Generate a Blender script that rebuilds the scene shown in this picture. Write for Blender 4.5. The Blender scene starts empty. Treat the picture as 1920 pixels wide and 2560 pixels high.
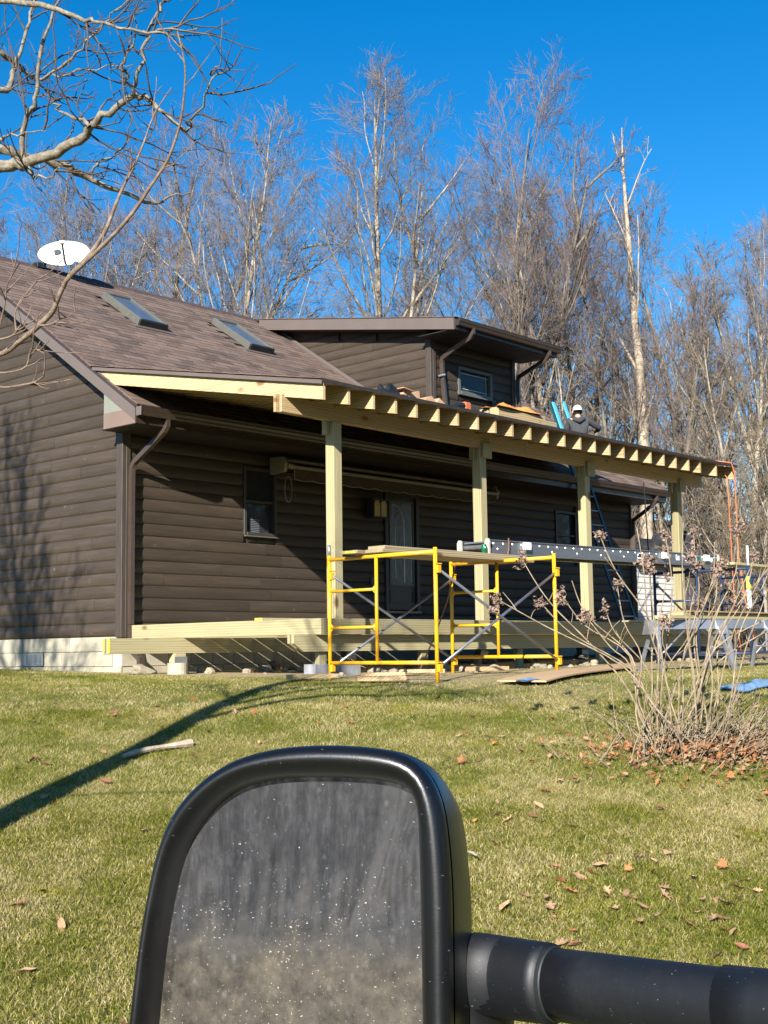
import bpy, math, random
import numpy as np
from mathutils import Vector, Matrix

SC = bpy.context.scene
COL = SC.collection
random.seed(7)
RNG = np.random.default_rng(11)

# ------------------------------------------------------------------ camera
CAM = np.array([-10.4579, -14.2053, -0.2278])
RIGHT = np.array([0.66985, -0.74237, -0.01387])
UP = np.array([-0.07046, -0.08215, 0.99413])
FWD = np.array([0.73915, 0.66493, 0.10734])
cd = bpy.data.cameras.new("camera")
cam = bpy.data.objects.new("camera", cd)
COL.objects.link(cam)
cam.matrix_world = Matrix(((RIGHT[0], UP[0], -FWD[0], CAM[0]), (RIGHT[1], UP[1], -FWD[1], CAM[1]),
                           (RIGHT[2], UP[2], -FWD[2], CAM[2]), (0, 0, 0, 1)))
cd.sensor_fit = 'HORIZONTAL'
cd.sensor_width = 36.0
cd.lens = 36.0 * 3189 / 1920
cd.clip_start = 0.05
cd.clip_end = 900
SC.camera = cam
FH = np.array([0.743, 0.669])           # horizontal view direction
RH = np.array([0.669, -0.743])

# ------------------------------------------------------------------ light
SUN_EL = math.radians(24.8)
SUN_DIR = Vector((1.0, 0.495, -0.515)).normalized()      # direction the light travels
w = bpy.data.worlds.new("World")
SC.world = w
w.use_nodes = True
wn = w.node_tree.nodes
bg = wn["Background"]
sky = wn.new("ShaderNodeTexSky")
sky.sky_type = 'NISHITA'
sky.sun_disc = False
sky.sun_elevation = SUN_EL
sky.sun_rotation = math.atan2(-1.0, -0.495)            # sun stands towards (-1,-0.495)
sky.altitude = 300
sky.air_density = 1.0
sky.dust_density = 0.35
sky.ozone_density = 3.2
hs_ = wn.new("ShaderNodeHueSaturation")
hs_.inputs["Saturation"].default_value = 1.4
hs_.inputs["Value"].default_value = 1.15
w.node_tree.links.new(sky.outputs[0], hs_.inputs["Color"])
w.node_tree.links.new(hs_.outputs[0], bg.inputs[0])
bg.inputs[1].default_value = 0.072
sd = bpy.data.lights.new("sun", 'SUN')
sd.energy = 5.0
sd.angle = math.radians(0.53)
sd.color = (1.0, 0.955, 0.88)
so = bpy.data.objects.new("sun", sd)
so.rotation_euler = SUN_DIR.to_track_quat('-Z', 'Y').to_euler()
so.location = (-30, -15, 20)
COL.objects.link(so)
SC.view_settings.view_transform = 'Standard'
SC.view_settings.look = 'None'
SC.view_settings.exposure = 1.15
SC.view_settings.gamma = 1.0
SC.view_settings.use_curve_mapping = False
SC.render.engine = 'CYCLES'
SC.cycles.max_bounces = 6
SC.cycles.diffuse_bounces = 1
SC.cycles.glossy_bounces = 3
SC.cycles.transparent_max_bounces = 6
SC.cycles.caustics_reflective = False
SC.cycles.caustics_refractive = False

# ------------------------------------------------------------------ materials
def _n(t, kind, **kw):
    n = t.nodes.new(kind)
    for k, v in kw.items():
        setattr(n, k, v)
    return n

def new_mat(name):
    m = bpy.data.materials.new(name)
    m.use_nodes = True
    t = m.node_tree
    b = t.nodes["Principled BSDF"]
    return m, t, b

def coords(t, stretch=(1, 1, 1), randomise=True):
    tc = _n(t, "ShaderNodeTexCoord")
    mp = _n(t, "ShaderNodeMapping")
    mp.inputs["Scale"].default_value = stretch
    if randomise:
        oi = _n(t, "ShaderNodeObjectInfo")
        mu = _n(t, "ShaderNodeMath", operation='MULTIPLY')
        mu.inputs[1].default_value = 37.0
        t.links.new(oi.outputs["Random"], mu.inputs[0])
        ad = _n(t, "ShaderNodeVectorMath", operation='ADD')
        t.links.new(tc.outputs["Object"], ad.inputs[0])
        t.links.new(mu.outputs[0], ad.inputs[1])
        t.links.new(ad.outputs[0], mp.inputs["Vector"])
    else:
        t.links.new(tc.outputs["Object"], mp.inputs["Vector"])
    return mp.outputs[0]

def noise(t, vec, scale, detail=4.0, rough=0.6, dist=0.0):
    n = _n(t, "ShaderNodeTexNoise")
    n.inputs["Scale"].default_value = scale
    n.inputs["Detail"].default_value = detail
    n.inputs["Roughness"].default_value = rough
    n.inputs["Distortion"].default_value = dist
    if vec is not None:
        t.links.new(vec, n.inputs["Vector"])
    return n.outputs["Fac"]

def ramp(t, fac, stops):
    r = _n(t, "ShaderNodeValToRGB")
    e = r.color_ramp.elements
    while len(e) < len(stops):
        e.new(0.5)
    for el, (p, c) in zip(e, stops):
        el.position = p
        el.color = (*c, 1) if len(c) == 3 else c
    t.links.new(fac, r.inputs[0])
    return r.outputs[0]

def mix(t, fac, a, b, mode='MIX'):
    m = _n(t, "ShaderNodeMix", data_type='RGBA', blend_type=mode)
    for sock, v in ((m.inputs[0], fac), (m.inputs[6], a), (m.inputs[7], b)):
        if isinstance(v, (int, float)):
            sock.default_value = v
        elif isinstance(v, tuple):
            sock.default_value = (*v, 1)
        else:
            t.links.new(v, sock)
    return m.outputs[2]

def math_(t, op, a, b=None, c=None):
    m = _n(t, "ShaderNodeMath", operation=op)
    for s, v in zip(m.inputs, (a, b, c)):
        if v is None:
            continue
        if isinstance(v, (int, float)):
            s.default_value = v
        else:
            t.links.new(v, s)
    return m.outputs[0]

def bump(t, b, h, strength=0.3, dist=0.01):
    n = _n(t, "ShaderNodeBump")
    n.inputs["Strength"].default_value = strength
    n.inputs["Distance"].default_value = dist
    t.links.new(h, n.inputs["Height"])
    t.links.new(n.outputs[0], b.inputs["Normal"])

def rnd_tone(t, col, amt):
    """multiply by 1 +- amt per object"""
    oi = _n(t, "ShaderNodeObjectInfo")
    f = math_(t, 'MULTIPLY_ADD', oi.outputs["Random"], 2 * amt, 1 - amt)
    return mix(t, 1.0, col, comb(t, f), 'MULTIPLY')

def comb(t, f):
    c = _n(t, "ShaderNodeCombineColor")
    for i in range(3):
        t.links.new(f, c.inputs[i])
    return c.outputs[0]

def plain(name, col, rough=0.6, metal=0.0, var=0.25, scale=8, stretch=(1, 1, 1), bmp=0.15, tone=0.0, spec=0.5, bscale=None):
    m, t, b = new_mat(name)
    v = coords(t, stretch)
    f = noise(t, v, scale, 6)
    lo = tuple(max(0, c * (1 - var)) for c in col)
    hi = tuple(min(1, c * (1 + var)) for c in col)
    c = ramp(t, f, [(0.3, lo), (0.7, hi)])
    if tone:
        c = rnd_tone(t, c, tone)
    t.links.new(c, b.inputs["Base Color"])
    b.inputs["Roughness"].default_value = rough
    b.inputs["Metallic"].default_value = metal
    b.inputs["Specular IOR Level"].default_value = spec
    if bmp:
        h = noise(t, v, bscale or scale * 4, 5)
        bump(t, b, h, bmp, 0.005)
    return m

def wood(name, axis, lo, hi, knot=(0.12, 0.06, 0.025), tone=0.16, rough=0.65, warm=None, knots=0.075):
    m, t, b = new_mat(name)
    st = [26.0, 26.0, 26.0]
    st[axis] = 0.9
    v = coords(t, tuple(st))
    warp = noise(t, coords(t, tuple(2.2 if i != axis else 0.7 for i in range(3))), 1.0, 2)
    g = noise(t, v, 1.0, 5, 0.65, 0.6)
    wv = _n(t, "ShaderNodeTexWave", wave_type='RINGS', rings_direction='XYZ'[axis])
    st2 = [1.0, 1.0, 1.0]
    st2[axis] = 0.06
    t.links.new(coords(t, tuple(st2)), wv.inputs["Vector"])
    wv.inputs["Scale"].default_value = 14.0
    wv.inputs["Distortion"].default_value = 3.5
    wv.inputs["Detail"].default_value = 2.0
    f = math_(t, 'ADD', math_(t, 'MULTIPLY', g, 0.65), math_(t, 'MULTIPLY', wv.outputs["Fac"], 0.35))
    c = ramp(t, f, [(0.25, lo), (0.65, hi)])
    if warm:
        c = mix(t, math_(t, 'MULTIPLY', warp, 0.8), c, warm)
    vo = _n(t, "ShaderNodeTexVoronoi")
    st3 = [3.2, 3.2, 3.2]
    st3[axis] = 1.5
    t.links.new(coords(t, tuple(st3)), vo.inputs["Vector"])
    vo.inputs["Scale"].default_value = 1.0
    k = ramp(t, vo.outputs["Distance"], [(0.0, (1, 1, 1)), (knots, (0.9, 0.9, 0.9)), (knots * 1.9, (0, 0, 0))])
    c = mix(t, k, c, knot)
    if tone:
        c = rnd_tone(t, c, tone)
    t.links.new(c, b.inputs["Base Color"])
    b.inputs["Roughness"].default_value = rough
    b.inputs["Specular IOR Level"].default_value = 0.3
    bump(t, b, f, 0.12, 0.004)
    return m

M = {}
PT_LO, PT_HI = (0.225, 0.178, 0.09), (0.435, 0.37, 0.222)
SP_LO, SP_HI = (0.34, 0.22, 0.10), (0.52, 0.385, 0.215)
for ax, nm in ((0, 'x'), (1, 'y'), (2, 'z')):
    M['pt' + nm] = wood('treated_pine_' + nm, ax, PT_LO, PT_HI, warm=(0.35, 0.315, 0.16))
    M['sp' + nm] = wood('white_spruce_' + nm, ax, SP_LO, SP_HI, knot=(0.2, 0.1, 0.04), tone=0.13)
M['oldwood'] = wood('weathered_plank_wood', 0, (0.22, 0.17, 0.10), (0.40, 0.32, 0.19), tone=0.1)

def siding(name, axis):
    m, t, b = new_mat(name)
    st = [9.0, 9.0, 9.0]
    st[axis] = 0.8
    g = noise(t, coords(t, tuple(st)), 1.6, 6, 0.7, 0.3)
    big = noise(t, coords(t), 2.3, 3)
    c = ramp(t, g, [(0.25, (0.034, 0.024, 0.0165)), (0.5, (0.052, 0.0375, 0.0265)), (0.8, (0.080, 0.060, 0.044))])
    c = mix(t, math_(t, 'MULTIPLY', big, 0.35), c, (0.058, 0.047, 0.033))
    vo = noise(t, coords(t), 11.0, 2, 0.4)
    spot = ramp(t, vo, [(0.73, (0, 0, 0)), (0.78, (1, 1, 1))])
    c = mix(t, math_(t, 'MULTIPLY', spot, 0.35), c, (0.20, 0.175, 0.145))
    c = rnd_tone(t, c, 0.13)
    t.links.new(c, b.inputs["Base Color"])
    b.inputs["Roughness"].default_value = 0.55
    b.inputs["Specular IOR Level"].default_value = 0.35
    bump(t, b, g, 0.25, 0.006)
    return m
M['sidx'] = siding('brown_log_siding_x', 0)
M['sidy'] = siding('brown_log_siding_y', 1)
M['trimz'] = plain('brown_trim_board', (0.058, 0.043, 0.033), 0.5, var=0.3, scale=3, stretch=(12, 12, 0.8), bmp=0.2)
M['fascia'] = plain('taupe_fascia_metal', (0.125, 0.098, 0.084), 0.42, var=0.07, scale=2, bmp=0.04)
M['fascia_pink'] = plain('tan_fascia_board', (0.19, 0.132, 0.104), 0.5, var=0.07, scale=3, bmp=0.04)
M['return_grey'] = plain('grey_green_return_panel', (0.20, 0.205, 0.165), 0.55, var=0.06, scale=3, bmp=0.03)
M['gutter'] = plain('brown_gutter_metal', (0.040, 0.027, 0.021), 0.28, var=0.12, scale=5, bmp=0.03, spec=0.6)
M['spout'] = plain('brown_downspout_metal', (0.058, 0.041, 0.032), 0.3, var=0.12, scale=5, bmp=0.03, spec=0.6)
M['soffit'] = plain('dark_soffit', (0.028, 0.020, 0.015), 0.6, var=0.15, scale=6, bmp=0.05)
M['block'] = plain('concrete_block', (0.40, 0.36, 0.265), 0.9, var=0.22, scale=3.5, bmp=0.4, tone=0.05, bscale=70)
M['mortar'] = plain('mortar', (0.47, 0.43, 0.33), 0.95, var=0.1, scale=9, bmp=0.4, bscale=60)
M['greyblock'] = plain('grey_cinder_block', (0.26, 0.26, 0.27), 0.92, var=0.3, scale=6, bmp=0.7, tone=0.12, bscale=60)
M['palestone'] = plain('pale_rubble', (0.33, 0.275, 0.195), 0.95, var=0.3, scale=7, bmp=0.8, tone=0.2, bscale=40)
M['vent'] = plain('vent_metal', (0.5, 0.52, 0.53), 0.4, 0.6, var=0.1, bmp=0.02)
M['black'] = plain('matte_black', (0.010, 0.012, 0.013), 0.55, var=0.3, bmp=0.05)
M['felt'] = plain('black_roof_edge', (0.022, 0.018, 0.017), 0.8, var=0.4, scale=12, bmp=0.3)
M['dark_frame'] = plain('bronze_window_frame', (0.045, 0.040, 0.035), 0.4, var=0.12, bmp=0.03)
M['grey_frame'] = plain('grey_green_frame', (0.105, 0.105, 0.09), 0.4, var=0.1, bmp=0.03)
M['caming'] = plain('pale_caming', (0.55, 0.53, 0.46), 0.35, 0.3, var=0.1, bmp=0.02)
M['cream'] = plain('cream_metal', (0.30, 0.265, 0.18), 0.45, var=0.08, bmp=0.03)
M['stripe'] = plain('brown_awning_cloth', (0.075, 0.055, 0.04), 0.9, var=0.3, scale=30, stretch=(0.3, 3, 3), bmp=0.1)
M['brass'] = plain('amber_glass', (0.52, 0.40, 0.15), 0.25, var=0.15, bmp=0.02)
M['white'] = plain('white_enamel', (0.78, 0.79, 0.77), 0.4, var=0.03, scale=4, bmp=0.02)
M['grey_text'] = plain('grey_print', (0.42, 0.43, 0.43), 0.5, var=0.02, bmp=0)
M['dark_text'] = plain('dark_print', (0.035, 0.04, 0.042), 0.5, var=0.02, bmp=0)
M['galv'] = plain('galvanised_steel', (0.36, 0.38, 0.41), 0.45, 0.7, var=0.18, scale=9, bmp=0.06)
M['galv_pipe'] = plain('brace_steel', (0.26, 0.27, 0.30), 0.36, 0.7, var=0.2, scale=9, bmp=0.05)
M['alu'] = plain('aluminium', (0.26, 0.265, 0.28), 0.42, 0.7, var=0.12, scale=3, stretch=(0.5, 8, 8), bmp=0.05)
M['alu_end'] = plain('tan_rubber_end', (0.50, 0.44, 0.34), 0.6, var=0.15, bmp=0.1)
M['sticker'] = plain('white_sticker', (0.75, 0.76, 0.75), 0.5, var=0.05, bmp=0)
M['rivet'] = plain('bright_rivet', (0.72, 0.73, 0.74), 0.3, 0.6, var=0.05, bmp=0)

def paint(name, col, worn, rough=0.38, amt=0.66):
    m, t, b = new_mat(name)
    v = coords(t, (1, 1, 1))
    f = noise(t, v, 14, 8, 0.7)
    k = ramp(t, f, [(amt, (0, 0, 0)), (amt + 0.06, (1, 1, 1))])
    tint = noise(t, v, 3.0, 3)
    c0 = mix(t, tint, tuple(c * 0.82 for c in col), tuple(min(1, c * 1.12) for c in col))
    c = mix(t, k, c0, worn)
    t.links.new(c, b.inputs["Base Color"])
    b.inputs["Roughness"].default_value = rough
    bump(t, b, f, 0.08, 0.002)
    return m
M['yellow'] = paint('yellow_scaffold_paint', (0.80, 0.40, 0.012), (0.42, 0.15, 0.04))
M['blue'] = paint('blue_scaffold_paint', (0.022, 0.038, 0.088), (0.10, 0.11, 0.13))
M['ladder_dark'] = paint('dark_teal_fibreglass', (0.018, 0.06, 0.085), (0.05, 0.09, 0.1))
M['ladder_blue'] = paint('bright_blue_fibreglass', (0.09, 0.42, 0.62), (0.2, 0.5, 0.65), amt=0.75)
M['yellow_tag'] = plain('yellow_mark', (0.78, 0.70, 0.06), 0.6, var=0.1, bmp=0)
M['green_can'] = plain('green_can_paint', (0.005, 0.16, 0.06), 0.25, 0.35, var=0.2, scale=30, bmp=0)
M['orange'] = plain('orange_cloth', (0.78, 0.27, 0.06), 0.85, var=0.2, scale=9, bmp=0.3)
M['orange_plastic'] = plain('orange_plastic', (0.55, 0.14, 0.045), 0.4, var=0.1, bmp=0.03)
M['card'] = plain('brown_cardboard', (0.50, 0.30, 0.17), 0.9, var=0.15, scale=6, bmp=0.25)
M['plywood'] = wood('plywood_strip', 0, (0.38, 0.235, 0.12), (0.56, 0.385, 0.215), tone=0.05)
M['tealtarp'] = plain('blue_tarp', (0.16, 0.27, 0.40), 0.5, var=0.3, scale=14, bmp=0.4)
M['shed_white'] = plain('white_vinyl_siding', (0.66, 0.64, 0.60), 0.55, var=0.05, bmp=0.03)
M['shed_brown'] = plain('brown_shed_wall', (0.13, 0.105, 0.085), 0.7, var=0.2, bmp=0.1)
M['shed_grey'] = plain('grey_shingle_gable', (0.22, 0.20, 0.175), 0.85, var=0.25, scale=14, bmp=0.3)
M['shed_roof'] = plain('black_shed_roof', (0.022, 0.023, 0.026), 0.85, var=0.3, scale=20, bmp=0.3)
M['skin'] = plain('skin', (0.52, 0.27, 0.19), 0.55, var=0.12, bmp=0.05)
M['hoodie'] = plain('charcoal_hoodie', (0.042, 0.044, 0.048), 0.95, var=0.2, scale=20, bmp=0.35)
M['jeans'] = plain('dark_jeans', (0.03, 0.04, 0.06), 0.9, var=0.2, scale=25, bmp=0.2)
M['hair'] = plain('dark_hair', (0.02, 0.014, 0.01), 0.7, var=0.3, scale=40, bmp=0.3)
M['capwhite'] = plain('white_cap_cloth', (0.76, 0.75, 0.73), 0.85, var=0.05, bmp=0.1)
M['boot'] = plain('black_drain_plastic', (0.03, 0.04, 0.055), 0.5, var=0.2, bmp=0.05)

def shingle_mat():
    m, t, b = new_mat('brown_roof_shingle')
    geo = _n(t, "ShaderNodeNewGeometry")
    oi = _n(t, "ShaderNodeObjectInfo")
    r = math_(t, 'FRACT', math_(t, 'ADD', geo.outputs["Random Per Island"], math_(t, 'MULTIPLY', oi.outputs["Random"], 17.3)))
    c = ramp(t, r, [(0.0, (0.055, 0.036, 0.030)), (0.3, (0.105, 0.067, 0.051)), (0.6, (0.155, 0.100, 0.075)), (0.82, (0.205, 0.138, 0.103)), (1.0, (0.085, 0.062, 0.052))])
    g = noise(t, coords(t), 220, 2, 0.8)
    c = mix(t, 0.38, c, ramp(t, g, [(0.35, (0.065, 0.042, 0.033)), (0.7, (0.205, 0.14, 0.108))]))
    t.links.new(c, b.inputs["Base Color"])
    b.inputs["Roughness"].default_value = 0.95
    bump(t, b, g, 0.6, 0.004)
    return m
M['shingle'] = shingle_mat()
M['ridge_dark'] = plain('dark_ridge_cap', (0.06, 0.036, 0.034), 0.9, var=0.3, scale=20, bmp=0.5)

def glass_mat(name, tint=(0.02, 0.022, 0.025), rough=0.03, dirt=0.0):
    m, t, b = new_mat(name)
    v = coords(t, (1, 1, 1))
    f = noise(t, v, 5, 4)
    c = mix(t, f, tint, tuple(min(1, x * 2.2) for x in tint))
    t.links.new(c, b.inputs["Base Color"])
    b.inputs["Roughness"].default_value = rough
    b.inputs["Specular IOR Level"].default_value = 0.28
    return m
M['glass'] = glass_mat('dark_window_glass')
M['skyglass'] = glass_mat('skylight_glass', (0.05, 0.06, 0.075), 0.05)
M['leadglass'] = plain('textured_door_glass', (0.07, 0.065, 0.058), 0.2, var=0.75, scale=3.2, stretch=(6, 6, 1.4), bmp=0.6, spec=0.8)
M['blind'] = plain('grey_blind_slat', (0.16, 0.17, 0.18), 0.6, var=0.1, bmp=0.02)

def bark(name, lo, mid, hi, scale=5.0, stretch=(2.2, 2.2, 0.7), blot=0.0):
    m, t, b = new_mat(name)
    v = coords(t, stretch, False)
    f = noise(t, v, scale, 7, 0.7)
    c = ramp(t, f, [(0.3, lo), (0.5, mid), (0.7, hi)])
    if blot:
        k = noise(t, coords(t, (1, 1, 2.2), False), 1.6, 4)
        c = mix(t, ramp(t, k, [(0.55, (0, 0, 0)), (0.62, (blot,) * 3)]), c, (0.09, 0.065, 0.05))
    t.links.new(c, b.inputs["Base Color"])
    b.inputs["Roughness"].default_value = 0.9
    b.inputs["Specular IOR Level"].default_value = 0.2
    bump(t, b, f, 0.6, 0.02)
    return m
M['bark_pale'] = bark('pale_mottled_bark', (0.14, 0.115, 0.083), (0.27, 0.228, 0.168), (0.47, 0.42, 0.335), blot=0.75)
M['bark_grey'] = bark('grey_brown_bark', (0.085, 0.069, 0.052), (0.16, 0.135, 0.103), (0.26, 0.225, 0.175))
M['bark_dead'] = bark('bare_dead_wood', (0.24, 0.18, 0.125), (0.38, 0.31, 0.23), (0.52, 0.45, 0.36), blot=0.45)
M['bark_near'] = bark('smooth_grey_bark', (0.09, 0.074, 0.052), (0.20, 0.172, 0.125), (0.36, 0.315, 0.245), scale=30, stretch=(1, 1, 1))
M['twig'] = bark('purple_brown_twig', (0.115, 0.093, 0.080), (0.185, 0.152, 0.132), (0.27, 0.23, 0.20), scale=2, stretch=(1, 1, 1))
M['twig_red'] = bark('reddish_twig', (0.11, 0.08, 0.07), (0.175, 0.132, 0.116), (0.25, 0.20, 0.175), scale=2, stretch=(1, 1, 1))
M['twig_tan'] = bark('tan_twig', (0.11, 0.084, 0.055), (0.19, 0.15, 0.10), (0.28, 0.23, 0.16), scale=2, stretch=(1, 1, 1))
M['twig_dark'] = bark('dark_yard_twig', (0.05, 0.037, 0.03), (0.095, 0.072, 0.055), (0.16, 0.125, 0.10), scale=12, stretch=(1, 1, 1))
M['whip'] = bark('tan_sapling_bark', (0.10, 0.07, 0.052), (0.19, 0.135, 0.098), (0.32, 0.245, 0.185), scale=25, stretch=(1, 1, 1))
M['stem'] = bark('straw_stem', (0.13, 0.095, 0.06), (0.26, 0.20, 0.13), (0.42, 0.34, 0.235), scale=12, stretch=(1, 1, 1))
M['flower'] = plain('dry_brown_flower', (0.24, 0.165, 0.125), 0.95, var=0.5, scale=30, bmp=0.2)
M['leafa'] = plain('orange_brown_leaf', (0.33, 0.135, 0.042), 0.8, var=0.35, scale=20, tone=0.35, bmp=0.2)
M['leafb'] = plain('pale_brown_leaf', (0.33, 0.20, 0.105), 0.85, var=0.35, scale=20, tone=0.3, bmp=0.2)
M['leafc'] = plain('red_brown_leaf', (0.20, 0.085, 0.04), 0.8, var=0.35, scale=20, tone=0.3, bmp=0.2)

# ------------------------------------------------------------------ mesh helpers
ORG = {}
def origin(o):
    return ORG.get(o.name, np.zeros(3))

def props(o, label=None, cat=None, group=None, kind=None):
    if label: o['label'] = label
    if cat: o['category'] = cat
    if group: o['group'] = group
    if kind: o['kind'] = kind
    return o

def thing(name, loc, label, cat, group=None):
    o = bpy.data.objects.new(name, None)
    o.empty_display_size = 0.1
    o.location = loc
    COL.objects.link(o)
    ORG[o.name] = np.array(loc, float)
    return props(o, label, cat, group)

def link_mesh(name, me, mats, parent=None, loc=None, kind=None, smooth=False):
    o = bpy.data.objects.new(name, me)
    for m in mats:
        if m is not None and len(me.materials) < len(mats):
            me.materials.append(m)
    COL.objects.link(o)
    if parent is not None:
        o.parent = parent
    if loc is not None:
        o.location = loc
    base = origin(parent) if parent is not None else np.zeros(3)
    ORG[o.name] = base + (np.array(loc, float) if loc is not None else 0)
    if kind: o['kind'] = kind
    if smooth:
        me.polygons.foreach_set('use_smooth', np.ones(len(me.polygons), bool))
    return o

def raw_mesh(name, V, F, k):
    """V (n,3), F (m,k) constant polygon size: fast"""
    me = bpy.data.meshes.new(name)
    V = np.asarray(V, np.float32); F = np.asarray(F, np.int32)
    me.vertices.add(len(V)); me.vertices.foreach_set('co', V.ravel())
    me.loops.add(F.size); me.loops.foreach_set('vertex_index', F.ravel())
    me.polygons.add(len(F))
    me.polygons.foreach_set('loop_start', np.arange(0, F.size, k, dtype=np.int32))
    me.update(calc_edges=True)
    return me

class MB:
    def __init__(s):
        s.v = []; s.f = []; s.mi = []
    def add(s, vs, fs, mi=0):
        o = len(s.v)
        s.v += [tuple(map(float, p)) for p in vs]
        for f in fs:
            s.f.append([i + o for i in f]); s.mi.append(mi)
        return s
    def box(s, x0, x1, y0, y1, z0, z1, mi=0, c=0.0):
        if x0 > x1: x0, x1 = x1, x0
        if y0 > y1: y0, y1 = y1, y0
        if z0 > z1: z0, z1 = z1, z0
        if c <= 0:
            vs = [(x0, y0, z0), (x1, y0, z0), (x1, y1, z0), (x0, y1, z0), (x0, y0, z1), (x1, y0, z1), (x1, y1, z1), (x0, y1, z1)]
            return s.add(vs, [(3, 2, 1, 0), (4, 5, 6, 7), (0, 1, 5, 4), (1, 2, 6, 5), (2, 3, 7, 6), (3, 0, 4, 7)], mi)
        c = min(c, (x1 - x0) * .4, (y1 - y0) * .4, (z1 - z0) * .4)
        vs = []; idx = {}
        X = (x0, x1); Y = (y0, y1); Z = (z0, z1); sg = (1, -1)
        for i in (0, 1):
            for j in (0, 1):
                for k in (0, 1):
                    p = (X[i], Y[j], Z[k]); d = (sg[i] * c, sg[j] * c, sg[k] * c)
                    for a in range(3):
                        q = [p[b] + (0 if b == a else d[b]) for b in range(3)]
                        idx[(i, j, k, a)] = len(vs); vs.append(q)
        fs = []
        g = lambda i, j, k, a: idx[(i, j, k, a)]
        for i in (0, 1):
            f = [g(i, 0, 0, 0), g(i, 1, 0, 0), g(i, 1, 1, 0), g(i, 0, 1, 0)]; fs.append(f if i else f[::-1])
            f = [g(0, i, 0, 1), g(0, i, 1, 1), g(1, i, 1, 1), g(1, i, 0, 1)]; fs.append(f if i else f[::-1])
            f = [g(0, 0, i, 2), g(1, 0, i, 2), g(1, 1, i, 2), g(0, 1, i, 2)]; fs.append(f if i else f[::-1])
        for i in (0, 1):
            for j in (0, 1):
                f = [g(i, j, 0, 0), g(i, j, 1, 0), g(i, j, 1, 1), g(i, j, 0, 1)]; fs.append(f if i == j else f[::-1])
                f = [g(i, 0, j, 2), g(i, 1, j, 2), g(i, 1, j, 0), g(i, 0, j, 0)]; fs.append(f if i == j else f[::-1])
                f = [g(0, i, j, 1), g(1, i, j, 1), g(1, i, j, 2), g(0, i, j, 2)]; fs.append(f if i == j else f[::-1])
                for k in (0, 1):
                    f = [g(i, j, k, 0), g(i, j, k, 1), g(i, j, k, 2)]; fs.append(f if (i + j + k) % 2 else f[::-1])
        return s.add(vs, fs, mi)
    def prism(s, pts, axis, a0, a1, mi=0):
        """pts: 2-D outline in the other two axes (in order), extruded along axis"""
        n = len(pts); o = [i for i in range(3) if i != axis]
        def mk(a):
            r = []
            for p in pts:
                q = [0, 0, 0]; q[axis] = a; q[o[0]] = p[0]; q[o[1]] = p[1]; r.append(q)
            return r
        vs = mk(a0) + mk(a1)
        fs = [tuple(range(n))[::-1], tuple(range(n, 2 * n))]
        fs += [(i, (i + 1) % n, n + (i + 1) % n, n + i) for i in range(n)]
        ar = sum(pts[i][0] * pts[(i + 1) % n][1] - pts[(i + 1) % n][0] * pts[i][1] for i in range(n))
        flip = (ar < 0) ^ (a1 < a0) ^ (axis == 1)
        if flip: fs = [f[::-1] for f in fs]
        return s.add(vs, fs, mi)
    def tube(s, pts, rad, sides=8, mi=0, cap=True, squash=None, roll=0.0):
        P = np.array(pts, float); n = len(P)
        R = np.full(n, rad, float) if np.isscalar(rad) else np.array(rad, float)
        T = np.gradient(P, axis=0); T /= np.linalg.norm(T, axis=1)[:, None] + 1e-12
        ref = np.array([0, 0, 1.]) if abs(T[0][2]) < .9 else np.array([1., 0, 0])
        u = np.cross(T[0], ref); u /= np.linalg.norm(u)
        vs = []
        for i in range(n):
            u = u - T[i] * (u @ T[i]); u /= np.linalg.norm(u) + 1e-12
            v = np.cross(T[i], u)
            for k in range(sides):
                a = 2 * math.pi * k / sides + roll
                a1, a2 = math.cos(a), math.sin(a)
                if squash: a1 *= squash[0]; a2 *= squash[1]
                vs.append(P[i] + R[i] * (a1 * u + a2 * v))
        fs = []
        for i in range(n - 1):
            for k in range(sides):
                k2 = (k + 1) % sides
                fs.append((i * sides + k, i * sides + k2, (i + 1) * sides + k2, (i + 1) * sides + k))
        if cap:
            fs.append(tuple(range(sides))[::-1]); fs.append(tuple((n - 1) * sides + k for k in range(sides)))
        return s.add(vs, fs, mi)
    def build(s, name, mats, parent=None, smooth=False, kind=None, label=None):
        if not isinstance(mats, (list, tuple)): mats = [mats]
        b = origin(parent) if parent is not None else np.zeros(3)
        me = bpy.data.meshes.new(name)
        V = np.array(s.v) - b
        me.from_pydata(V.tolist(), [], s.f)
        for m in mats: me.materials.append(m)
        if len(mats) > 1: me.polygons.foreach_set('material_index', s.mi)
        if smooth: me.polygons.foreach_set('use_smooth', [True] * len(s.f))
        me.update()
        o = bpy.data.objects.new(name, me)
        COL.objects.link(o)
        if parent is not None: o.parent = parent
        ORG[o.name] = b
        if kind: o['kind'] = kind
        if label: o['label'] = label
        return o

def loose(mb, name, mats, label, cat, group=None, kind=None, smooth=False):
    """a top-level thing that is one mesh; its origin is the middle of its base"""
    V = np.array(mb.v); c = np.array([(V[:, 0].min() + V[:, 0].max()) / 2, (V[:, 1].min() + V[:, 1].max()) / 2, V[:, 2].min()])
    mb.v = (V - c).tolist()
    o = mb.build(name, mats, None, smooth, kind)
    o.location = c; ORG[o.name] = c
    return props(o, label, cat, group)

def rot_mb(mb, ang, c, axis='Z'):
    R = np.array(Matrix.Rotation(ang, 3, axis)); c = np.array(c, float)
    mb.v = [tuple(R @ (np.array(p) - c) + c) for p in mb.v]
    return mb

def bx(name, mat, parent, x0, x1, y0, y1, z0, z1, c=0.0, label=None):
    return MB().box(x0, x1, y0, y1, z0, z1, 0, c).build(name, mat, parent, label=label)

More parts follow.
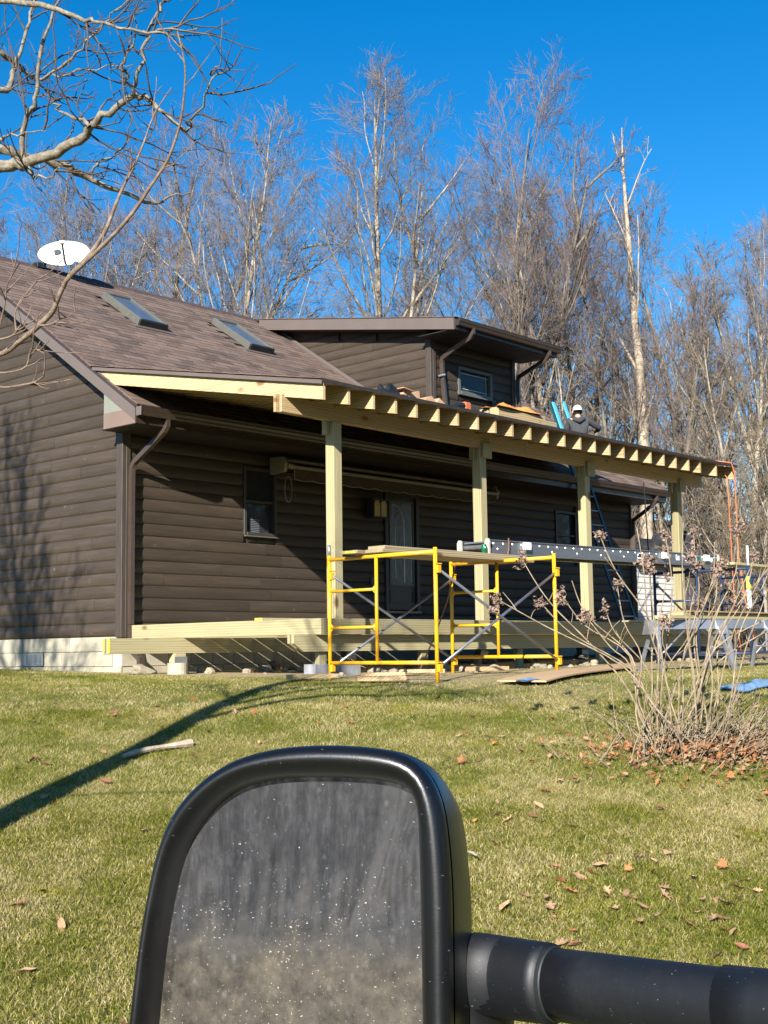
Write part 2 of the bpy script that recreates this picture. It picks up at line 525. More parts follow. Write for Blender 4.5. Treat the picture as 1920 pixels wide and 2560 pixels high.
# ------------------------------------------------------------------ terrain height
def _sp(u, w=1.0):
    return (u + np.sqrt(u * u + w * w)) / 2
def gz(x, y):
    x = np.asarray(x, float); y = np.asarray(y, float)
    d = (x - CAM[0]) * FH[0] + (y - CAM[1]) * FH[1]
    u = _sp(12.6 - d)
    u = 9.6 - _sp(9.6 - u, 1.5)
    z = -0.55 - 0.157 * u
    z = z + np.clip(0.022 * (y + 2.0), 0, 0.22) * np.clip((1.5 - x) / 3, 0, 1) * np.clip((d - 10) / 4, 0, 1)
    z = z + 0.13 * _sp(d - 30, 6.0) - 0.13 * _sp(np.array(-30.), 6.0)
    z = z + 0.25 * _sp(-d - 44, 4.0) - 0.25 * _sp(np.array(-44.), 4.0)
    z = np.minimum(z, 14 + 0.02 * z)
    z = z + 0.018 * np.sin(x * 1.7 + 0.6 * y) * np.sin(y * 1.3) * np.clip((13 - d) / 3, 0, 1)
    return z
def gzf(x, y):
    return float(gz(x, y))
# ------------------------------------------------------------------ ground sheet
def ground_material():
    m, t, b = new_mat('lawn_soil')
    geo = _n(t, "ShaderNodeNewGeometry")
    pos = geo.outputs["Position"]
    sep = _n(t, "ShaderNodeSeparateXYZ"); t.links.new(pos, sep.inputs[0])
    x, y = sep.outputs[0], sep.outputs[1]
    d = math_(t, 'ADD', math_(t, 'MULTIPLY', math_(t, 'SUBTRACT', x, float(CAM[0])), float(FH[0])),
              math_(t, 'MULTIPLY', math_(t, 'SUBTRACT', y, float(CAM[1])), float(FH[1])))
    n1 = noise(t, pos, 0.9, 5, 0.6)
    n2 = noise(t, pos, 14.0, 5, 0.7)
    n3 = noise(t, pos, 60.0, 3, 0.7)
    green = ramp(t, n2, [(0.3, (0.085, 0.095, 0.022)), (0.55, (0.16, 0.17, 0.045)), (0.75, (0.26, 0.23, 0.085))])
    straw = ramp(t, n2, [(0.3, (0.15, 0.125, 0.04)), (0.7, (0.36, 0.29, 0.13))])
    lawn = mix(t, ramp(t, n1, [(0.46, (0, 0, 0)), (0.66, (1, 1, 1))]), green, straw)
    dirt = ramp(t, n2, [(0.3, (0.28, 0.21, 0.11)), (0.6, (0.48, 0.38, 0.215)), (0.8, (0.60, 0.49, 0.31))])
    # bare dirt along the new deck, worn lawn in front of it
    yn = math_(t, 'ADD', y, math_(t, 'MULTIPLY', math_(t, 'SUBTRACT', n1, 0.5), 1.6))
    clamp = lambda v: math_(t, 'MAXIMUM', math_(t, 'MINIMUM', v, 1.0), 0.0)
    near_deck = math_(t, 'MULTIPLY', clamp(math_(t, 'MULTIPLY_ADD', yn, 0.36, 3.05)), clamp(math_(t, 'MULTIPLY_ADD', x, 1.1, 1.3)))
    far = math_(t, 'MAXIMUM', math_(t, 'MINIMUM', math_(t, 'MULTIPLY_ADD', d, 0.25, -5.5), 1.0), 0.0)
    litter = ramp(t, n2, [(0.3, (0.10, 0.072, 0.045)), (0.6, (0.21, 0.16, 0.105)), (0.8, (0.32, 0.26, 0.18))])
    back = math_(t, 'MAXIMUM', math_(t, 'MINIMUM', math_(t, 'MULTIPLY_ADD', d, -0.5, -0.5), 1.0), 0.0)
    c = mix(t, near_deck, lawn, dirt)
    c = mix(t, math_(t, 'MAXIMUM', far, back), c, litter)
    c = mix(t, math_(t, 'MULTIPLY', n3, 0.5), c, mix(t, 1.0, c, (0.55, 0.55, 0.5), 'MULTIPLY'))
    t.links.new(c, b.inputs["Base Color"])
    b.inputs["Roughness"].default_value = 1.0
    b.inputs["Specular IOR Level"].default_value = 0.1
    bump(t, b, n3, 0.5, 0.03)
    return m
M['ground'] = ground_material()

def axis_samples(lo, hi, fine_lo, fine_hi, step, grow=1.25):
    a = list(np.arange(fine_lo, fine_hi + 1e-6, step)); s = step
    q = fine_lo; left = []
    while q > lo:
        s *= grow; q -= s; left.append(q)
    s = step; q = a[-1]; right = []
    while q < hi:
        s *= grow; q += s; right.append(q)
    return np.array(left[::-1] + a + right)
gx_ = axis_samples(-420, 420, -14, 14, 0.28)
gy_ = axis_samples(-420, 420, -18, 6, 0.28)
GX, GY = np.meshgrid(gx_, gy_, indexing='ij')
GZ = gz(GX, GY)
nx_, ny_ = GX.shape
ii, jj = np.meshgrid(np.arange(nx_ - 1), np.arange(ny_ - 1), indexing='ij')
q0 = (ii * ny_ + jj).ravel()
gf = np.stack([q0, q0 + ny_, q0 + ny_ + 1, q0 + 1], 1)
gme = raw_mesh('ground', np.stack([GX.ravel(), GY.ravel(), GZ.ravel()], 1), gf, 4)
props(link_mesh('ground', gme, [M['ground']], smooth=True), kind='structure')

# ------------------------------------------------------------------ the house
SL = 0.655                              # main roof slope
def roof_z(y): return 3.497 + SL * y
RIDGE_Y = 4.40; RIDGE_Z = roof_z(RIDGE_Y)
HX1 = 13.17; HY1 = 2 * RIDGE_Y
DX0, DX1 = 6.62, 9.11                   # dormer walls
def dorm_z(y): return 5.435 + 0.178 * (y + 0.8)

house = thing('log_sided_house', (0, 0, -0.55), 'brown log-sided house with shingled roof, shed dormer and pale block foundation', 'house')

# foundation
fnd = MB()
fnd.box(0.046, 0.24, 0.046, HY1 - .046, -0.9, -0.004)
fnd.box(0.24, HX1, 0.046, 0.24, -0.9, -0.006)
fnd.box(HX1 - .2, HX1 - .004, 0.24, HY1 - .05, -0.9, -0.006)
foundation = fnd.build('foundation', M['mortar'], house)
blk = MB().box(-.1965, .1965, -.008, .02, -.0985, .0985, 0, .003)
blk_me = None
def place_piece(name, me, mat, parent, loc, rot=None, scale=None):
    o = bpy.data.objects.new(name, me)
    if mat is not None and len(me.materials) == 0: me.materials.append(mat)
    COL.objects.link(o); o.parent = parent
    o.location = np.array(loc) - origin(parent)
    if rot is not None: o.rotation_euler = rot
    if scale is not None: o.scale = scale
    return o
def mesh_of(mb, name):
    me = bpy.data.meshes.new(name); me.from_pydata(mb.v, [], mb.f); me.update(); return me
blk_me = mesh_of(blk, 'block')
for r in range(3):
    z = -0.10 - 0.2035 * r
    off = 0.0 if r % 2 == 0 else 0.2
    for k in range(16):
        yc = 0.235 + off + 0.4 * k
        if r == 1 and 1.75 < yc < 2.45: continue
        place_piece('block', blk_me, M['block'], foundation, (0.040 + random.uniform(-.002, .002), yc, z), (0, 0, math.pi / 2))
    for k in range(13):
        xc = 0.235 + 0.2 - off + 0.4 * k
        place_piece('block', blk_me, M['block'], foundation, (xc, 0.040, z))
bx('block', M['block'], foundation, 0.021, 0.05, 1.63, 1.865, -.40, -.207, .006)
bx('block', M['block'], foundation, 0.021, 0.05, 2.33, 2.62, -.40, -.207, .006)
v_ = MB(); v_.box(0.008, 0.045, 1.885, 2.315, -0.385, -0.22)
vent = v_.build('vent', M['dark_frame'], foundation)
v_ = MB()
for k in range(13):
    yy = 1.90 + k * 0.0325
    v_.box(0.0, 0.02, yy, yy + 0.018, -0.375, -0.228)
v_.box(-.002, .02, 1.88, 1.895, -.39, -.215); v_.box(-.002, .02, 2.305, 2.32, -.39, -.215)
v_.box(-.002, .02, 1.895, 2.305, -.39, -.377); v_.box(-.002, .02, 1.895, 2.305, -.228, -.215)
v_.build('vent', M['vent'], house)

# log siding: one board is a half-round profile
RW = 0.1715
PROF = [(0.055, 0.0), (0.020, 0.0), (0.008, 0.020), (0.001, 0.055), (0.0, 0.088), (0.004, 0.125), (0.012, 0.158), (0.022, RW - .0015), (0.055, RW - .0015)]
def board_y(parent, x, y0, y1, z, out=-1, ycut=None):
    """board running along y on a wall facing -x (x is the face)"""
    pts = [(x + p[0], z + p[1]) for p in PROF]
    mb = MB().prism([(p[0], p[1]) for p in pts], 1, y0, y1)
    if ycut:                              # slanted near end following the roof line (y = f(z))
        n = len(PROF); vs = list(mb.v)
        for i in range(n):
            q = list(vs[i]); q[1] = max(y0, ycut(q[2])); vs[i] = tuple(q)
        mb.v = vs
    return mb.build('siding_board', M['sidy'], parent)
def board_x(parent, y, x0, x1, z, htop=None):
    pts = [(y + p[0], z + (p[1] if htop is None else min(p[1], htop))) for p in PROF]
    return MB().prism(pts, 0, x0, x1).build('siding_board', M['sidx'], parent)

# gable wall (faces -x)
gw = MB()
gw.prism([(0.06, -.003), (HY1 - .06, -.003), (HY1 - .06, 2.80), (RIDGE_Y, RIDGE_Z - .30), (0.06, 2.80)], 0, 0.05, 0.19)
gable = gw.build('gable_wall', M['sidy'], house)
rr = random.Random(3)
for i in range(34):
    z = 0.012 + RW * i
    def cut(zz): return max(0.118, (zz - 3.497 + 0.24) / SL)
    y0 = 0.118 if z + RW < 3.25 else cut(z)
    yend = HY1 - max(0.118, (z + RW - 3.497 + 0.24) / SL)
    if yend - y0 < 0.3: break
    joints = sorted([y0] + [q for q in (rr.uniform(.6, 2.4), rr.uniform(2.8, 5.0), rr.uniform(5.4, 7.6)) if y0 + .3 < q < yend - .3] + [yend])
    for a, b2 in zip(joints[:-1], joints[1:]):
        board_y(gable, 0.0, a + .0035, b2 - .0035, z, ycut=(cut if a == y0 and z + RW >= 3.25 else None))
# far gable and back wall (not seen from the front)
bk = MB()
bk.prism([(0.06, -.003), (HY1 - .06, -.003), (HY1 - .06, 2.80), (RIDGE_Y, RIDGE_Z - .30), (0.06, 2.80)], 0, HX1 - .19, HX1)
bk.box(0.19, HX1 - .19, HY1 - .2, HY1 - .06, -.003, 2.80)
bk.build('back_wall', M['sidx'], house)

# front wall (faces -y) with openings
WIN = [(2.20, 2.87, 1.50, 2.54), (5.33, 6.21, 0.40, 2.42), (10.36, 11.10, 1.50, 2.46)]
fw_ = MB()
xs = [0.19] + [q for w_ in WIN for q in w_[:2]] + [HX1 - .19]
for k in range(0, len(xs), 2):
    fw_.box(xs[k], xs[k + 1], 0.05, 0.19, -.003, 2.80)
for w_ in WIN:
    fw_.box(w_[0], w_[1], 0.05, 0.19, -.003, w_[2]); fw_.box(w_[0], w_[1], 0.05, 0.19, w_[3], 2.80)
front = fw_.build('front_wall', M['sidx'], house)
for i in range(16):
    z = 0.012 + RW * i
    iv = [(0.122, HX1 - 0.01)]
    for w_ in WIN:
        if w_[2] < z + RW - .02 and w_[3] > z + .02:
            nv = []
            for a, b2 in iv:
                if w_[0] > a and w_[1] < b2: nv += [(a, w_[0] - .002), (w_[1] + .002, b2)]
                else: nv.append((a, b2))
            iv = nv
    for a, b2 in iv:
        q = a; js = [a]
        while b2 - q > 4.2:
            q += rr.uniform(1.6, 3.6)
            if b2 - q > .5: js.append(q)
        if i == 4 and a < .5: js = sorted(set(js + [0.72]))
        js.append(b2)
        for p, q in zip(js[:-1], js[1:]):
            board_x(front, 0.0, p + .0035, q - .0035, z)

# corner trim boards
ct = MB(); ct.box(-0.022, 0.045, -0.022, 0.112, -0.012, 2.786, 0, .004)
ct.build('corner_trim', M['trimz'], house)
ct = MB(); ct.box(0.047, 0.118, -0.022, 0.045, -0.012, 2.786, 0, .004)
ct.build('corner_trim', M['trimz'], house)
ct = MB(); ct.box(HX1 - .008, HX1 + .03, -0.022, 0.10, -0.012, 2.786, 0, .004)
ct.build('corner_trim', M['trimz'], house)

# roof planks, soffit, fascia
RX0, RX1 = -0.30, 13.46
EY = -0.70
def rz(y, o=0.0): return roof_z(y) + o
rf = MB()
rf.prism([(EY, rz(EY, -.05)), (RIDGE_Y, RIDGE_Z - .05), (RIDGE_Y, RIDGE_Z - .012), (EY, rz(EY, -.012))], 0, RX0 + .002, RX1)
b_y = HY1 - EY
rf.prism([(RIDGE_Y + .001, RIDGE_Z - .05), (b_y, rz(EY, -.05)), (b_y, rz(EY, -.012)), (RIDGE_Y + .001, RIDGE_Z - .012)], 0, RX0 + .002, RX1)
roof = rf.build('roof', M['ridge_dark'], house)

# shingles: every tab a thin tilted slab; the nearest 290 are pieces, the rest one joined part
EXPO, TABW = 0.148, 0.31
COSR = 1 / math.sqrt(1 + SL * SL); ANG = math.atan(SL)
tab = MB().box(-TABW / 2 + .003, TABW / 2 - .003, 0, 0.205, 0, 0.017, 0, .003)
tab_me = mesh_of(tab, 'shingle')
spots = []
nrow = int(math.hypot(RIDGE_Y - EY, RIDGE_Z - rz(EY)) / EXPO)
for r in range(nrow):
    y = EY - 0.02 + r * EXPO * COSR
    x = RX0 - .014
    fw0 = rr.uniform(.25, .5) if r % 2 else rr.uniform(.75, 1.0)
    spots.append((x + TABW * fw0 / 2, y, fw0)); x += TABW * fw0
    while x < RX1 + .02:
        wx = TABW
        if (x < 6.75 or x > 8.9) or y > 4.2 or r < 2:
            if -0.9 < y < 0.30 and 1.6 < x < 8.6 and y > -0.6: pass
            spots.append((x + wx / 2, y, 1.0))
        x += wx
SKY = [(2.08, 2.66), (4.50, 5.08)]; SKYY = (2.45, 3.46)
keep = []
for (x, y, sx_) in spots:
    if any(a - .1 < x < b2 + .1 for a, b2 in SKY) and SKYY[0] - .05 < y < SKYY[1] + .02: continue
    keep.append((x, y, sx_))
def vis(p):
    x, y = p[:2]
    return y > 0.36 and x < 6.7
kd = sorted(keep, key=lambda p: (0 if vis(p) else 1, (p[0] - CAM[0]) ** 2 + (p[1] - CAM[1]) ** 2))
for (x, y, sx_) in kd[:290]:
    place_piece('shingle', tab_me, M['shingle'], roof, (x, y, rz(y, .006 + rr.uniform(-.002, .003))), (ANG - 0.05, 0, 0), (sx_, 1, 1))
base = np.array(tab.v); Rx = np.array(Matrix.Rotation(ANG - .05, 3, 'X')); basr = base @ Rx.T
rest = kd[290:]
SV = np.concatenate([basr * np.array([sx_, 1, 1]) + np.array([x, y, rz(y, .006 + rr.uniform(-.002, .003))]) for x, y, sx_ in rest])
nb = len(base); sm = MB(); SFall = []
me = bpy.data.meshes.new('shingle_field')
me.from_pydata((SV - origin(roof)).tolist(), [], [[i + k * nb for i in f] for k in range(len(rest)) for f in tab.f])
link_mesh('shingle_field', me, [M['shingle']], roof, kind='stuff')
# ridge caps
cap = MB()
for sgn in (-1, 1):
    cap.add([(-.16, 0, 0.028), (.16, 0, 0.018), (.16, sgn * .15, .018 - .15 * SL), (-.16, sgn * .15, .028 - .15 * SL),
             (-.16, 0, 0.008), (.16, 0, 0.0), (.16, sgn * .15, -.15 * SL), (-.16, sgn * .15, .008 - .15 * SL)],
            [(0, 1, 2, 3), (4, 7, 6, 5), (3, 2, 6, 7), (0, 3, 7, 4), (1, 5, 6, 2)])
cap_me = mesh_of(cap, 'ridge_cap')
for k in range(52):
    place_piece('ridge_cap', cap_me, M['ridge_dark'], roof, (RX0 + .1 + k * .265, RIDGE_Y, RIDGE_Z + .006 + rr.uniform(-.003, .004)))

# rake fascia on the near gable, its soffit and the boxed eave return
def sloped_board(x0, x1, ya, yb, top, depth, mat, name, parent, zf=roof_z):
    mb = MB().prism([(ya, zf(ya) + top - depth), (yb, zf(yb) + top - depth), (yb, zf(yb) + top), (ya, zf(ya) + top)], 0, x0, x1)
    return mb.build(name, mat, parent)
sloped_board(RX0 - .028, RX0, EY - .004, RIDGE_Y - .002, -.014, .20, M['fascia'], 'rake_fascia', house)
sloped_board(RX0 - .028, RX0, RIDGE_Y + .002, HY1 - EY, -.014, .20, M['fascia'], 'rake_fascia', house, lambda y: roof_z(HY1 - y))
sloped_board(RX1, RX1 + .028, EY - .004, RIDGE_Y - .002, -.014, .20, M['fascia'], 'rake_fascia', house)
sloped_board(RX0 + .002, 0.05, 0.0, RIDGE_Y, -.19, .012, M['soffit'], 'rake_soffit', house)
sloped_board(RX0 + .002, 0.05, RIDGE_Y + .002, HY1, -.19, .012, M['soffit'], 'rake_soffit', house, lambda y: roof_z(HY1 - y))
sloped_board(HX1 - .02, RX1 - .002, 0.0, RIDGE_Y, -.19, .012, M['soffit'], 'rake_soffit', house)
# thin dark drip edge under the shingles
sloped_board(RX0 - .034, RX0 - .0285, EY - .01, RIDGE_Y, -.004, .035, M['gutter'], 'drip_edge', house)
er = MB().box(RX0 - .02, RX0 - .001, EY + .002, 0.0, 2.79, 2.999)
er.build('eave_return', M['fascia_pink'], house)
yb_ = (3.0 - 3.497 + .214) / SL
er = MB().prism([(0.0, 3.001), (0.0, roof_z(0) - .215), (yb_ - .0, 3.001)], 0, RX0 - .016, RX0 - .003)
er.build('return_panel', M['return_grey'], house)
bx('return_end', M['soffit'], house, RX0 - .001, .05, 0.001, .02, 2.79, 3.2)
sf = MB().box(RX0 - .018, RX1, EY + .004, 0.05, 2.781, 2.7895)
soff = sf.build('eave_soffit', M['soffit'], house)
bx('eave_fascia', M['gutter'], house, RX0 - .02, RX1, EY - .022, EY + .0015, 2.786, rz(EY) - .053)

# K-style gutters
GP = [(0, 0), (-.075, 0), (-.085, .02), (-.09, .045), (-.108, .075), (-.112, .10), (-.118, .12), (-.108, .125), (-.10, .108), (-.0, .108)]
def gutter(parent, x0, x1, y, z, name='gutter'):
    mb = MB().prism([(y + p[0], z + p[1]) for p in GP], 0, x0, x1)
    return mb.build(name, M['gutter'], parent)
gutter(house, RX0 - .02, RX1 + .01, EY - .0235, 2.885)
bx('gutter_end', M['fascia'], house, RX0 - .026, RX0 - .0205, EY - .13, EY - .024, 2.88, 3.0, .002)

# downspouts
def spout(parent, pts, name='downspout'):
    mb = MB().tube(pts, .052, 4, squash=(1.0, .8), roll=math.pi / 4)
    return mb.build(name, M['spout'], parent)
spout(house, [(.16, -.76, 2.90), (.16, -.76, 2.80), (.152, -.72, 2.74), (.128, -.42, 2.545), (.115, -.115, 2.37), (.11, -.07, 2.30), (.11, -.064, 2.2), (.11, -.064, 1.1), (.11, -.064, .16)])
spout(house, [(12.98, -.76, 2.90), (12.98, -.76, 2.80), (13.0, -.70, 2.73), (13.08, -.38, 2.57), (13.19, -.07, 2.44), (13.21, -.05, 2.36), (13.21, -.05, 1.2), (13.21, -.05, -.4)])

# skylights: curb frame + sash + glass + flashing
for a, b2 in SKY:
    z0 = rz(SKYY[0]); L = (SKYY[1] - SKYY[0]) / COSR
    sk = MB()
    W2 = (b2 - a) / 2
    sk.box(-W2, -W2 + .055, 0, L, 0.0, .13, 0, .006); sk.box(W2 - .055, W2, 0, L, 0.0, .13, 0, .006)
    sk.box(-W2 + .056, W2 - .056, L - .06, L, 0.0, .128, 0, .006)
    def put(mb, mat, name, par):
        Rm = np.array(Matrix.Rotation(ANG, 3, 'X'))
        mb.v = [tuple(Rm @ np.array(p) + np.array([(a + b2) / 2, SKYY[0], z0 + .012])) for p in mb.v]
        return mb.build(name, mat, par)
    fr = put(sk, M['grey_frame'], 'skylight', house)
    put(MB().box(-W2 + .001, W2 - .001, -.03, .05, .0, .122, 0, .01), M['black'], 'sash_bottom', fr)
    put(MB().box(-W2 + .056, W2 - .056, .051, L - .061, .085, .098), M['skyglass'], 'pane', fr)
    put(MB().box(-W2 - .13, W2 + .13, -.13, -.031, .012, .02), M['fascia'], 'flashing', fr)

# windows on the front wall
def window(parent, x0, x1, z0, z1, y, fmat, gmat, fw=.05, mull=None, name='window'):
    fr = MB()
    fr.box(x0, x0 + fw, y - .02, y + .12, z0, z1, 0, .004); fr.box(x1 - fw, x1, y - .02, y + .12, z0, z1, 0, .004)
    fr.box(x0 + fw + .001, x1 - fw - .001, y - .02, y + .12, z1 - fw, z1, 0, .004); fr.box(x0 + fw + .001, x1 - fw - .001, y - .03, y + .12, z0, z0 + fw, 0, .004)
    if mull is not None:
        fr.box(x0 + fw + .001, x1 - fw - .001, y + .0, y + .1, mull - .018, mull + .018, 0, .004)
    f = fr.build(name, fmat, parent)
    MB().box(x0 + fw * .8, x1 - fw * .8, y + .055, y + .063, z0 + fw * .8, z1 - fw * .8).build('pane', gmat, f)
    return f
w1 = window(front, 2.20, 2.87, 1.50, 2.54, 0.0, M['dark_frame'], M['glass'], mull=2.02)
w2 = window(front, 10.36, 11.10, 1.50, 2.46, 0.0, M['dark_frame'], M['glass'], mull=1.98)
MB().box(2.19, 2.88, -.055, -.022, 1.475, 1.497, 0, .004).build('window_sill', M['grey_frame'], house)
for k in range(8):
    z = 1.56 + k * .026
    MB().box(2.36, 2.56, .048, .0535, z, z + .012).build('blind_slat', M['blind'], w1)
# front door with leaded glass
dr = MB()
dr.box(5.335, 5.41, -.03, .15, .415, 2.42, 0, .004); dr.box(6.13, 6.205, -.03, .15, .415, 2.42, 0, .004); dr.box(5.411, 6.129, -.03, .15, 2.345, 2.42, 0, .004)
dframe = dr.build('door_frame', M['dark_frame'], house)
dl = MB().box(5.413, 6.127, .02, .065, .44, 2.343)
door = dl.build('door', M['dark_frame'], house)
MB().box(5.50, 6.06, .012, .019, .865, 2.25).build('glass', M['leadglass'], door)
tr = MB()
tr.box(5.47, 5.50, .0, .0195, .835, 2.28); tr.box(6.06, 6.09, .0, .0195, .835, 2.28); tr.box(5.5005, 6.0595, .0, .0195, .835, .865); tr.box(5.5005, 6.0595, .0, .0195, 2.25, 2.28)
tr.build('glass_trim', M['grey_frame'], door)
pn = MB(); pn.box(5.47, 6.08, .004, .0195, .54, .565); pn.box(5.47, 6.08, .004, .0195, .745, .77); pn.box(5.47, 5.495, .004, .0195, .566, .744); pn.box(6.055, 6.08, .004, .0195, .566, .744)
pn.build('door_panel', M['dark_frame'], door)
cm = MB()
arc = [(5.66 + .26 * math.cos(a) - .1, 1.02 + .26 + 0, 0) for a in (0,)]
def strip(pts, r=.006): cm.tube([(p[0], .010, p[1]) for p in pts], r, 4, cap=False)
strip([(5.545 + .30 * math.sin(a), 1.88 + .34 * math.cos(a)) for a in np.linspace(0, math.pi / 2, 8)] + [(5.845, 1.35), (5.845, .89)], .012)
strip([(5.545, 2.22), (5.545, 1.98)]); strip([(5.5 + .1 * math.sin(a) + .02, 1.88 + .12 * math.cos(a)) for a in np.linspace(-.3, math.pi / 2, 6)] + [(5.62, 1.6), (5.62, .95)])
strip([(5.62, 1.96), (5.74, 2.12)]); strip([(5.505, 1.84), (5.84, 1.84)]); strip([(5.505, 1.50), (5.84, 1.50)]); strip([(6.03, 2.2), (6.03, .9)])
cm.build('caming', M['caming'], door)
dk = MB().tube([(5.445, .018, 1.30), (5.445, -.045, 1.30)], .018, 8); dk.tube([(5.445, -.045, 1.30), (5.445, -.085, 1.30)], .03, 10)
dk.build('door_knob', M['brass'], door)
bx('door_sill', M['spx'], house, 5.25, 6.15, -.10, -.035, .375, .412, .004)
# switch box by the door
bx('outlet_cover', M['grey_frame'], house, 4.98, 5.09, -.03, -.0015, .83, .96, .004)

# ------------------------------------------------------------------ dormer
dc = MB()
dc.prism([(0.05, 3.60), (0.05, dorm_z(0) - .21), (4.0, dorm_z(4.0) - .21), (4.0, roof_z(4.0) - .1)], 0, DX0 + .045, DX0 + .16)
cheek = dc.build('dormer_cheek', M['sidy'], house)
for i in range(13):
    z = 3.55 + RW * i
    yb2 = (z + RW - 3.497) / SL - .02
    ya = 0.07
    ztop = dorm_z(2.0) - .215
    if z + RW * .4 > dorm_z(0) - .2:
        ya = max(ya, (z + RW - (5.435 - .2) - .1424) / 0.178)
    yb2 = min(yb2, 4.2)
    if yb2 - ya < .15: continue
    js = [ya] + [q for q in (rr.uniform(.4, 3.2),) if ya + .3 < q < yb2 - .3] + [yb2]
    for p, q in zip(js[:-1], js[1:]):
        board_y(cheek, DX0, p + .0035, q - .0035, z)
dw = MB()
dw.box(DX0 + .16, 7.39, .05, .19, 3.5, 5.33); dw.box(8.405, DX1 - .05, .05, .19, 3.5, 5.33); dw.box(7.39, 8.405, .05, .19, 3.5, 4.375); dw.box(7.39, 8.405, .05, .19, 4.885, 5.33)
dfront = dw.build('dormer_front', M['sidx'], house)
for i in range(11):
    z = 3.55 + RW * i
    if z > 5.25: break
    segs = [(DX0 + .11, DX1 - .07)]
    if z + RW > 4.40 and z < 4.87: segs = [(DX0 + .11, 7.388), (8.407, DX1 - .07)]
    for p, q in segs:
        board_x(dfront, 0.0, p, q, z, min(RW, 5.33 - z))
t_ = MB(); t_.box(DX0 - .022, DX0 + .045, -.022, .10, 3.5, 5.30, 0, .004); t_.build('corner_trim', M['trimz'], house)
t_ = MB(); t_.box(DX0 + .047, DX0 + .13, -.022, .045, 3.5, 5.30, 0, .004); t_.build('corner_trim', M['trimz'], house)
t_ = MB(); t_.box(DX1 - .085, DX1 + .02, -.022, .06, 3.5, 5.30, 0, .004); t_.build('corner_trim', M['trimz'], house)
bx('dormer_side', M['sidy'], house, DX1 - .05, DX1, .062, 3.0, 3.5, 5.35)
w3 = window(dfront, 7.39, 8.405, 4.375, 4.885, 0.0, M['grey_frame'], M['glass'], fw=.06)
g3 = MB()
for zz in (4.49, 4.775): g3.box(7.45, 8.345, .045, .054, zz, zz + .012)
for xx in (7.505, 8.275): g3.box(xx, xx + .012, .0445, .0535, 4.435, 4.825)
g3.build('caming', M['caming'], w3)
bx('window_sill', M['grey_frame'], house, 7.35, 8.445, -.06, -.024, 4.345, 4.373, .004)
# dormer roof
DRX0, DRX1 = DX0 - .30, DX1 + .27
dr_ = MB()
ytop = 4.36
dr_.prism([(-.80, dorm_z(-.8) - .03), (ytop, dorm_z(ytop) - .03), (ytop, dorm_z(ytop)), (-.80, dorm_z(-.8))], 0, DRX0, DRX1)
droof = dr_.build('dormer_roof', M['felt'], house)
tabs = MB()
for k in range(34):
    y = -.83 + k * .152
    x = DRX0 - .01 - (k % 2) * .15
    while x < DRX1:
        xa, xb = max(x, DRX0 - .015) + .002, min(x + .31, DRX1 + .015) - .002
        if xb > xa + .02:
            tabs.prism([(y, dorm_z(y) + .012), (y + .2, dorm_z(y + .2) + .002), (y + .2, dorm_z(y + .2) + .01), (y, dorm_z(y) + .022)], 0, xa, xb)
        x += .31
tabs.build('shingle_field', M['shingle'], droof, kind='stuff')
sloped_board(DRX0 - .025, DRX0 - .001, -.80, 4.12, -.012, .20, M['fascia'], 'rake_fascia', house, dorm_z)
sloped_board(DRX1 + .001, DRX1 + .025, -.80, 4.12, -.012, .20, M['fascia'], 'rake_fascia', house, dorm_z)
sloped_board(DRX0 + .001, DX0 + .05, -.02, 4.1, -.20, .012, M['soffit'], 'rake_soffit', house, dorm_z)
sloped_board(DX1 - .06, DRX1 - .001, -.02, 4.1, -.20, .012, M['soffit'], 'rake_soffit', house, dorm_z)
zs = dorm_z(-.8) - .205
for k in range(9):
    y0 = -.785 + k * .0845
    MB().box(DRX0 + .001, DRX1 - .001, y0 + .004, y0 + .083, zs + .004, zs + .014, 0, .003).build('soffit_strip', M['soffit'], house)
bx('eave_soffit', M['black'], house, DRX0 + .002, DRX1 - .002, -.79, .05, zs + .0145, zs + .022)
bx('eave_fascia', M['gutter'], house, DRX0, DRX1, -.822, -.801, zs + .0, dorm_z(-.8) - .031)
gutter(house, DRX0 - .01, DRX1 + .01, -.8235, dorm_z(-.8) - .15)
spout(house, [(6.735, -.87, 5.31), (6.735, -.87, 5.22), (6.75, -.80, 5.15), (6.80, -.36, 5.02), (6.86, -.09, 4.93), (6.872, -.055, 4.85), (6.885, -.055, 4.6), (6.95, -.07, 3.95), (6.97, -.12, 3.70)])
bracket = MB().tube([(6.80, -.03, 4.60), (6.86, -.14, 4.62)], .018, 6); bracket.build('spout_bracket', M['galv'], house)
spout(house, [(9.04, -.87, 5.31), (9.04, -.87, 5.22), (9.06, -.80, 5.15), (9.10, -.40, 5.02), (9.15, -.09, 4.93), (9.16, -.055, 4.85), (9.165, -.05, 4.6), (9.21, -.06, 3.95), (9.22, -.12, 3.70)])
# step flashing where the cheek meets the main roof
mb = MB().prism([(0.36, roof_z(.36) + .02), (3.92, roof_z(3.92) + .02), (3.92, roof_z(3.92) + .09), (0.36, roof_z(.36) + .09)], 0, DX0 - .05, DX0 - .024)
mb.prism([(0.36, roof_z(.36) + .019), (3.92, roof_z(3.92) + .019), (3.92, roof_z(3.92) + .028), (0.36, roof_z(.36) + .028)], 0, DX0 - .17, DX0 - .0505)
mb.build('step_flashing', M['fascia'], house)
